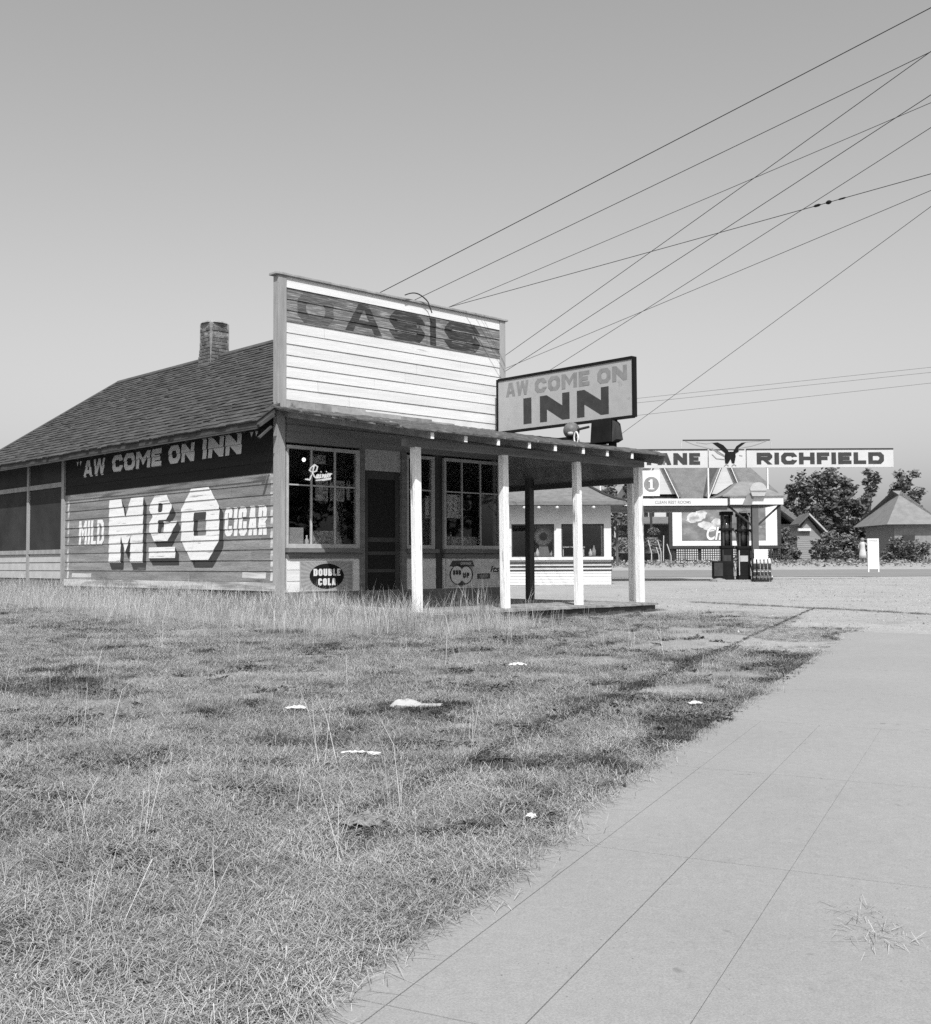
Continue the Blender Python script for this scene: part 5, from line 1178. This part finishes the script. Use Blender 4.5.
# far telephone pole
Yq = 110; q = at(802.5, 540, Yq); tp = thing('telephone_pole', 'distant wooden telephone pole with two crossarms among the trees', 'pole', (q.x, Yq, float(gz(Yq)))); ht = at(802.5, 483, Yq).z - float(gz(Yq))
MB().tube([(0, 0, -.3), (0, 0, ht)], [.22, .15], 8).build('mast', M['bark'], tp)
b = MB(); b.box(-.9, .9, -.2, -.05, ht - .35, ht - .2); b.box(-.7, .7, -.2, -.05, ht - 1.2, ht - 1.05); b.build('crossarm', M['bark'], tp)
# ================================================================== WIRES
np_ = thing('utility_pole', 'wooden utility pole with crossarms outside the right edge carrying the overhead wires', 'pole', (14.2, 10, float(gz(10))))
MB().tube([(0, 0, -.3), (0, 0, 12.6)], [.17, .12], 10).build('mast', M['bark'], np_)
bp = at(486, 400, 31); bk = thing('utility_pole', 'wooden utility pole hidden behind the store carrying the overhead wires', 'pole', (bp.x, bp.y, float(gz(bp.y))))
MB().tube([(0, 0, -.3), (0, 0, 7.4)], [.14, .1], 10).build('mast', M['bark'], bk)
def wire(lab, a, c, sag, r=.006, n=28):
    a = Vector(a); c = Vector(c); mid = (a + c) / 2
    pts = []
    for i in range(n + 1):
        t = i / n; p = a.lerp(c, t); p.z -= sag * 4 * t * (1 - t); pts.append(tuple(p - mid))
    o = MB().tube(pts, r, 5).build('overhead_wire', M['wire'], smooth=True); o.location = mid; return tag(o, lab, 'wire', 'overhead wires')
FARX = 2012
def line(pa, pb, px): return (px, pa[1] + (pb[1] - pa[1]) * (px - pa[0]) / (pb[0] - pa[0]))
def wr(lab, pa, pb, pfar, Yf, r=.006, sag=.03):
    a = at(*line(pa, pb, FARX), 10); c = at(*line(pa, pb, pfar), Yf); return wire(lab, a, c, sag, r), a, c
W_ = [wr('uppermost overhead wire reaching the middle of the false front top', (383, 291), (765, 92), 376, 20.6, .0075),
      wr('second overhead wire from the top, ending left of the cable loop', (424.8, 295), (845.5, 91), 408, 20.8),
      wr('third overhead wire from the top, crossing two others near the top right corner', (452, 305.7), (874, 125), 436, 20.9, .005),
      wr('overhead wire carrying the dark splices', (457.6, 304.6), (794.5, 210), 440, 21.0),
      wr('steep overhead wire running from the top right corner to the false front right end', (507, 354), (866, 96.4), 484, 31, .0075),
      wr('steep overhead wire next below the one from the top right corner', (507, 370), (874.5, 130), 484, 31, .0075),
      wr('overhead wire dropping behind the top edge of the roof sign', (551, 369), (874.5, 162), 484, 31, .0065),
      wr('shallow overhead wire sloping below the splices to the false front right end', (507, 367.6), (877, 211.5), 484, 31),
      wr('lowest steep overhead wire passing behind the dark metal box', (622, 433), (874, 247), 568, 34)]
# splices on the fourth wire
_, a, c = W_[3]
for i, (px_, ln, rd) in enumerate(((817, .11, .022), (828.5, .085, .032), (842, .12, .014))):
    best = min((abs((CX) - 0), 0) for _ in (0,))
    ts = np.linspace(0, 1, 2000); 
    def prx(t): p = RC.transposed() @ (a.lerp(c, t) - Vector((0, 0, EZ))); return CX + F * p.x / -p.z
    t = min(ts, key=lambda t: abs(prx(t) - px_)); p = a.lerp(c, t); p.z -= .03 * 4 * t * (1 - t); d = (c - a).normalized()
    o = MB().tube([tuple(d * (-ln / 2)), tuple(d * (-ln / 2 + .03)), tuple(d * (ln / 2 - .03)), tuple(d * (ln / 2))], [rd * .4, rd, rd, rd * .4], 8).build('wire_splice', M['black']); o.location = p
    tag(o, ['left dark splice sleeve on an overhead wire', 'thickest dark splice sleeve, middle of three on an overhead wire', 'thin right dark splice sleeve on an overhead wire'][i], 'splice', 'splices on the overhead wire')
for i, (ya, yb) in enumerate(((398, 373), (402.5, 378), (415, 389))):
    wire(['faint distant wire right of the roof sign, top of three', 'faint distant wire right of the roof sign, middle of three', 'faint distant wire right of the roof sign, lowest of three'][i], at(560, ya + (641 - 560) * (ya - yb) / 236, 92), at(1500, ya - (1500 - 641) * (ya - yb) / 236, 92), .0, .013)

# ================================================================== LITTER ON THE GRASS
def scrap(name, lab, px, py, L_, W2, h, seed, m, cat):
    rnd = random.Random(seed); p = gnd(px, py); p.z = float(hgt(p.x, p.y)); nxs, nys = 9, 6
    b = MB(); V_ = [[(L_ * (i / nxs - .5) + rnd.uniform(-.01, .01), W2 * (j / nys - .5) * (1 - .6 * abs(i / nxs - .5)) + rnd.uniform(-.01, .01), h * rnd.uniform(.15, 1) * (1 - 1.2 * abs(i / nxs - .5)) + .034) for j in range(nys + 1)] for i in range(nxs + 1)]
    for i in range(nxs):
        for j in range(nys): b.face([V_[i][j], V_[i + 1][j], V_[i + 1][j + 1], V_[i][j + 1]])
    o = b.build(name, m); so = o.modifiers.new('t', 'SOLIDIFY'); so.thickness = .003; o.location = p; o.rotation_euler = (0, 0, rnd.uniform(-.2, .2)); tag(o, lab, cat); return o
p = gnd(407, 710); p.z = float(hgt(p.x, p.y)) + .004; rnd = random.Random(4)
b = MB(); b.lathe([(.02, -.02), (.085, .0), (.1, .025), (.085, .05), (.05, .066), (.012, .072)], n=14, sx=1.15, sy=.9); b.hexa([(.08, -.05, 0), (.25, -.02, .01), (.25, .05, .01), (.08, .06, 0), (.08, -.05, .03), (.25, -.02, .026), (.25, .05, .022), (.08, .06, .035)])
b.v = [(x_ + rnd.uniform(-.014, .014), y_ + rnd.uniform(-.014, .014), z_ * .85 + rnd.uniform(-.01, .01)) for x_, y_, z_ in b.v]
o = b.build('crumpled_paper', M['palegrey']); o.location = p; tag(o, 'largest pale rounded lump of crumpled paper lying on the lawn before the porch', 'paper')
scrap('torn_paper', 'narrow bright white torn paper strip in the middle of the lawn', 361, 760, .23, .05, .022, 2, M['white'], 'paper')
scrap('flat_cardboard', 'flat grey cardboard piece curled in the dry grass near the pavement', 363, 830, .17, .2, .03, 3, M['field'], 'cardboard')
scrap('paper_scrap', 'small white paper scrap on the bare patch right of the porch post', 518, 667, .17, .12, .03, 4, M['white'], 'paper')
scrap('paper_scrap', 'tiny white paper scrap left of the largest paper heap', 296, 712, .14, .1, .02, 5, M['offwhite'], 'paper')
scrap('paper_scrap', 'tiny white paper scrap near the pavement edge', 531, 826, .035, .05, .02, 6, M['white'], 'paper')
scrap('paper_scrap', 'small pale paper scrap in the grass below the right porch corner', 696, 709, .09, .1, .02, 7, M['offwhite'], 'paper')

# ================================================================== GRASS
mg_weed = mat('weed_leaves', .11, .4, 3, island=.5, rough=.6)
mg_dark = mat('dark_blades', .045, .3, 1.8, island=.4, rough=.7)
gcol = bpy.data.collections.new('grass_tufts')        # holds the tuft shapes the grass is made of; not part of the scene collection
mg_straw = mat('dry_straw', .32, .25, 2.2, island=.45, rough=.7); mg_pale = mat('pale_straw', .40, .2, 2.2, island=.35, rough=.7); mg_green = mat('green_blades', .165, .3, 1.8, island=.5, rough=.6)
def tuft(name, n, h0, h1, w_, spread, lean, m, seed, flat=False):
    rnd = random.Random(seed); b = MB()
    for _ in range(n):
        a = rnd.uniform(0, 6.28); L_ = rnd.uniform(h0, h1); ln = rnd.uniform(.2, 1) * lean; x, y = rnd.gauss(0, spread), rnd.gauss(0, spread); d = Vector((math.cos(a), math.sin(a), 0)); s = Vector((-d.y, d.x, 0)) * w_ / 2
        if flat:
            z0 = rnd.uniform(.005, .04); p = [Vector((x, y, z0)), Vector((x, y, z0)) + d * L_ * .5 + Vector((0, 0, rnd.uniform(0, .03))), Vector((x, y, z0)) + d * L_ + Vector((0, 0, rnd.uniform(-.015, .02)))]
        else: p = [Vector((x, y, -.01)), Vector((x, y, L_ * .55)) + d * L_ * ln * .35, Vector((x, y, L_ * (1 - .35 * ln))) + d * L_ * ln]
        b.face([p[0] - s, p[0] + s, p[1] + s * .8, p[1] - s * .8]); b.face([p[1] - s * .8, p[1] + s * .8, p[2]])
    me_ = bpy.data.meshes.new(name); me_.from_pydata(b.v, [], b.f); me_.materials.append(m); o = bpy.data.objects.new(name, me_); gcol.objects.link(o); return o
k_ = 0
def nm(): global k_; k_ += 1; return 'tuft_%02d' % k_
for s in range(3): tuft(nm(), 30, .012, .045, .0030, .045, 1.5, mg_green, s)                # 0-2 short green
for s in range(3): tuft(nm(), 22, .04, .17, .0023, .05, 1.3, mg_straw, 10 + s, True)        # 3-5 lying straw
for s in range(3): tuft(nm(), 28, .012, .055, .0025, .05, 1.5, mg_straw, 20 + s)             # 6-8 short straw
for s in range(2): tuft(nm(), 20, .16, .46, .003, .05, .6, mg_pale, 30 + s)               # 9-10 tall straw
for s in range(2): tuft(nm(), 34, .015, .06, .004, .04, 1.2, mg_dark, 40 + s)              # 11-12 taller green
for s in range(2): tuft(nm(), 5, .25, .55, .0028, .03, .8, mg_pale, 50 + s)                # 13-14 wisps
tuft(nm(), 10, .5, .85, .007, .06, .55, mg_straw, 60)                                   # 15 tall weed
def rosette(name, n, l0, l1, seed, m):
    rnd = random.Random(seed); b = MB()
    for _ in range(n):
        a = rnd.uniform(0, 6.28); L_ = rnd.uniform(l0, l1); w = L_ * rnd.uniform(.14, .24); up = rnd.uniform(.1, .7); d = Vector((math.cos(a), math.sin(a), 0)); s_ = Vector((-d.y, d.x, 0)) * w; o_ = Vector((rnd.gauss(0, .025), rnd.gauss(0, .025), 0))
        p1 = o_ + d * L_ * .55 + Vector((0, 0, L_ * up * .7)); p2 = o_ + d * L_ + Vector((0, 0, L_ * up * .6)); b.face([o_, p1 + s_, p2, p1 - s_])
    me_ = bpy.data.meshes.new(name); me_.from_pydata(b.v, [], b.f); me_.materials.append(m); gcol.objects.link(bpy.data.objects.new(name, me_))
for s in range(3): rosette(nm(), 15, .025, .075, 70 + s, mg_weed)                         # 16-18 broad leaved weeds
rs = np.random.RandomState(3)
N0 = 270000
Yp2 = 2.2 + (32 - 2.2) * rs.rand(N0) ** 1.7; Xp = (rs.rand(N0) * 1.15 - .62) * (Yp2 * .98 + 1)
ex = edge_x(Yp2)
keep = (Xp < ex + np.where(Yp2 > 4.7, -.02, .05) + .05 * rs.rand(N0) ** 3); Xp, Yp2, ex = Xp[keep], Yp2[keep], ex[keep]
def inbuild(X, Y):
    dx, dy = X - C0.x, Y - C0.y; lx = dx * U.x + dy * U.y; ly = dx * V.x + dy * V.y
    return lx, ly
lx, ly = inbuild(Xp, Yp2)
keep = ~((lx > -.05) & (lx < 5.3) & (ly > -3.5) & (ly < 11.9)) & ~((lx >= 5.2) & (ly > -3.2)) & ~((Yp2 > 20) & (Xp > -2)); Xp, Yp2, ex, lx, ly = [q[keep] for q in (Xp, Yp2, ex, lx, ly)]
n1 = vnoise(Xp, Yp2, 1.1, 21); n2 = vnoise(Xp, Yp2, .35, 22); n3 = vnoise(Xp, Yp2, 2.6, 23); lot = soft_lot(Xp, Yp2)
de = (ex - Xp)                                             # distance from the pavement
wall_d = np.where((ly > 0), np.abs(lx), np.where(lx < 0, np.hypot(np.minimum(0, lx), 0), 9)); wall_d = np.where((ly > -.3) & (lx < 0), -lx, 9)
front_d = np.where((ly < -3.4) & (lx > -.6) & (lx < 1.4), (-3.45 - ly) * 1.8, 9); left_d = np.where((lx < 0) & (ly > -3.6) & (ly <= -.3), -lx * 1.2, 9); near = np.minimum(np.minimum(wall_d, front_d), left_d)
n4 = vnoise(Xp, Yp2, .14, 24)
n5 = vnoise(Xp, Yp2, .07, 25)
green = n1 * .22 + n2 * .33 + n4 * .27 + n5 * .18 + .15 * np.clip(1 - np.abs(de - .2) / .35, 0, 1) * (Yp2 > 4.6) + .03 * ((Yp2 > 6.5) & (Yp2 < 13)) - .05 * (Yp2 < 4.6)
# a wire's shadow drawn in dark tufts, running towards the pumps, and a weedy edge across the lot
lA, lB = np.array([.08, 6.25]), np.array([6.11, 19.4]); dv = (lB - lA) / np.linalg.norm(lB - lA)
tt = (Xp - lA[0]) * dv[0] + (Yp2 - lA[1]) * dv[1]; dl = np.abs((Xp - lA[0]) * dv[1] - (Yp2 - lA[1]) * dv[0])
wire_shadow = (dl < .014) & (tt > -1.5) & (tt < 14.3)
nB = vnoise(Xp, Yp2, .7, 41) * .45 + vnoise(Xp, Yp2, .28, 42) * .35 + n3 * .2
dens = np.clip((nB - .30) * 5.5, .30, 1) * (1 - lot) ** 1.5
nA = vnoise(Xp / 1.6, Yp2, .55, 31) * .6 + vnoise(Xp / 1.6, Yp2, .22, 32) * .4; rightz = np.clip((Xp - (ex - 3.6)) / 1.5, 0, 1) * np.clip((Yp2 - 6.8) / 2, 0, 1) * (de > .25)
dens = dens * (1 - rightz * (1 - np.clip((nA - .42) * 8, .03, 1)))
dens = np.maximum(dens, np.clip((n1 - .56) * 9, 0, 1) * (lot < .95) * (Yp2 < 17.5) * .8)
dens = np.where(wire_shadow, np.maximum(dens, .5), dens); dens = np.where(near < 2.0, 1, dens)
keep = (rs.rand(len(Xp)) < dens) & ~((dl < .05) & (tt > -1.6) & (tt < 7) & (rs.rand(len(Xp)) < .75))
Xp, Yp2, green, near, wire_shadow, n1, n2, lot, de = [q[keep] for q in (Xp, Yp2, green, near, wire_shadow, n1, n2, lot, de)]
m_ = len(Xp); r1 = rs.rand(m_); ind = np.where(green + (r1 - .5) * .22 > .555, rs.randint(0, 3, m_), np.where(rs.rand(m_) < .55, rs.randint(3, 6, m_), rs.randint(6, 9, m_)))
ind = np.where((green > .60) & (rs.rand(m_) < np.clip((green - .63) * 5, 0, .4)), rs.randint(11, 13, m_), ind)
nW = vnoise(Xp, Yp2, .5, 51) * .6 + vnoise(Xp, Yp2, .17, 52) * .4; ind = np.where((rs.rand(m_) < np.clip((nW - .60) * 5, .012, .4)) & (lot < .5), rs.randint(16, 19, m_), ind)
ind = np.where(wire_shadow, rs.randint(11, 13, m_), ind)
ind = np.where((rs.rand(m_) < .002) & (lot < .3) & (de > .5), rs.randint(13, 15, m_), ind)
lxk = inbuild(Xp, Yp2)[0]
tall = np.clip(1.15 - near / 2.4, 0, 1); ind = np.where(rs.rand(m_) < tall * .8, rs.choice([9, 10, 9, 10, 13, 6, 4], m_), ind)
sc = rs.uniform(.55, 1.15, m_) * np.where(lot > .5, .6, 1)
sc = np.where((ind >= 9) & (ind <= 10), sc * (.38 + np.where(lxk < 0, 1.1, .55) * np.clip(1.1 - near / 1.6, 0, 1)), sc)
# weeds at the store front
wx, wy, wi, ws = [], [], [], []
for i in range(26):
    p = glob(random.uniform(.05, 2.1), -3.62 + random.uniform(-.25, .1), 0); wx.append(p.x); wy.append(p.y); wi.append(random.choice([15, 15, 10, 14])); ws.append(random.uniform(.5, 1.0))
for i in range(14):
    p = glob(random.uniform(-.25, -.05), random.uniform(-3.2, -.3), 0); wx.append(p.x); wy.append(p.y); wi.append(random.choice([15, 9])); ws.append(random.uniform(.35, .7))
# weedy edge across the lot and the odd plant right of the pavement
for i in range(420):
    t = random.random() ** 1.0; X_ = 4.4 + 3.6 * t; Y_ = 21.6 - 5.0 * t + random.gauss(0, .05 + .12 * (1 - t)); wx.append(X_); wy.append(Y_); wi.append(random.choice([0, 1, 2])); ws.append(random.uniform(.5, 1.0))
for i in range(1000):  # dark tufts set along the diagonal to stand for a wire's shadow
    t = random.uniform(-1.6, 14.3) if i % 3 else random.uniform(-1.6, 6); w_ = random.gauss(0, .012 + .02 * max(0, 1 - t / 7)); q_ = lA + dv * t; wx.append(q_[0] + dv[1] * w_); wy.append(q_[1] - dv[0] * w_); wi.append(random.choice([11, 12, 0])); ws.append(random.uniform(.2, .36) if t > 6 else random.uniform(.7, 1.2))
for i in range(16): wx.append(1.27 + random.gauss(0, .04)); wy.append(3.5 + random.gauss(0, .09)); wi.append(random.choice([3, 4, 6, 7, 0])); ws.append(random.uniform(.5, 1))
for i in range(25): p = glob(5.45 + random.gauss(0, .1), -3.3 + random.gauss(0, .12), 0); wx.append(p.x); wy.append(p.y); wi.append(random.choice([0, 1, 2, 11])); ws.append(random.uniform(.6, 1))
Xp = np.concatenate([Xp, wx]); Yp2 = np.concatenate([Yp2, wy]); ind = np.concatenate([ind, wi]); sc = np.concatenate([sc, ws]); m_ = len(Xp)
Zp = hgt(Xp, Yp2)
print('tufts', m_)
gm = bpy.data.meshes.new('grass'); gm.vertices.add(m_); gm.vertices.foreach_set('co', np.stack([Xp, Yp2, Zp], -1).reshape(-1).astype(np.float32))
a = gm.attributes.new('tuft', 'INT', 'POINT'); a.data.foreach_set('value', ind.astype(np.int32))
a = gm.attributes.new('size', 'FLOAT', 'POINT'); a.data.foreach_set('value', sc.astype(np.float32))
a = gm.attributes.new('turn', 'FLOAT_VECTOR', 'POINT'); a.data.foreach_set('vector', np.stack([rs.uniform(-.15, .15, m_), rs.uniform(-.15, .15, m_), rs.uniform(0, 6.28, m_)], -1).reshape(-1).astype(np.float32))
grass = bpy.data.objects.new('grass', gm); COL.objects.link(grass); tag(grass, kind='stuff')
ng = bpy.data.node_groups.new('grass', 'GeometryNodeTree'); ng.interface.new_socket('Geometry', in_out='INPUT', socket_type='NodeSocketGeometry'); ng.interface.new_socket('Geometry', in_out='OUTPUT', socket_type='NodeSocketGeometry')
gi = ng.nodes.new('NodeGroupInput'); go = ng.nodes.new('NodeGroupOutput'); ci = ng.nodes.new('GeometryNodeCollectionInfo'); ci.inputs['Collection'].default_value = gcol; ci.inputs['Separate Children'].default_value = True; ci.inputs['Reset Children'].default_value = True
io_ = ng.nodes.new('GeometryNodeInstanceOnPoints'); io_.inputs['Pick Instance'].default_value = True
def named(nm_, ty):
    n = ng.nodes.new('GeometryNodeInputNamedAttribute'); n.data_type = ty; n.inputs['Name'].default_value = nm_; return next(o for o in n.outputs if o.enabled and o.name == 'Attribute')
ng.links.new(gi.outputs[0], io_.inputs['Points']); ng.links.new(ci.outputs[0], io_.inputs['Instance']); ng.links.new(named('tuft', 'INT'), io_.inputs['Instance Index'])
ng.links.new(named('size', 'FLOAT'), io_.inputs['Scale']); ng.links.new(named('turn', 'FLOAT_VECTOR'), io_.inputs['Rotation']); ng.links.new(io_.outputs[0], go.inputs[0])
md = grass.modifiers.new('grass', 'NODES'); md.node_group = ng
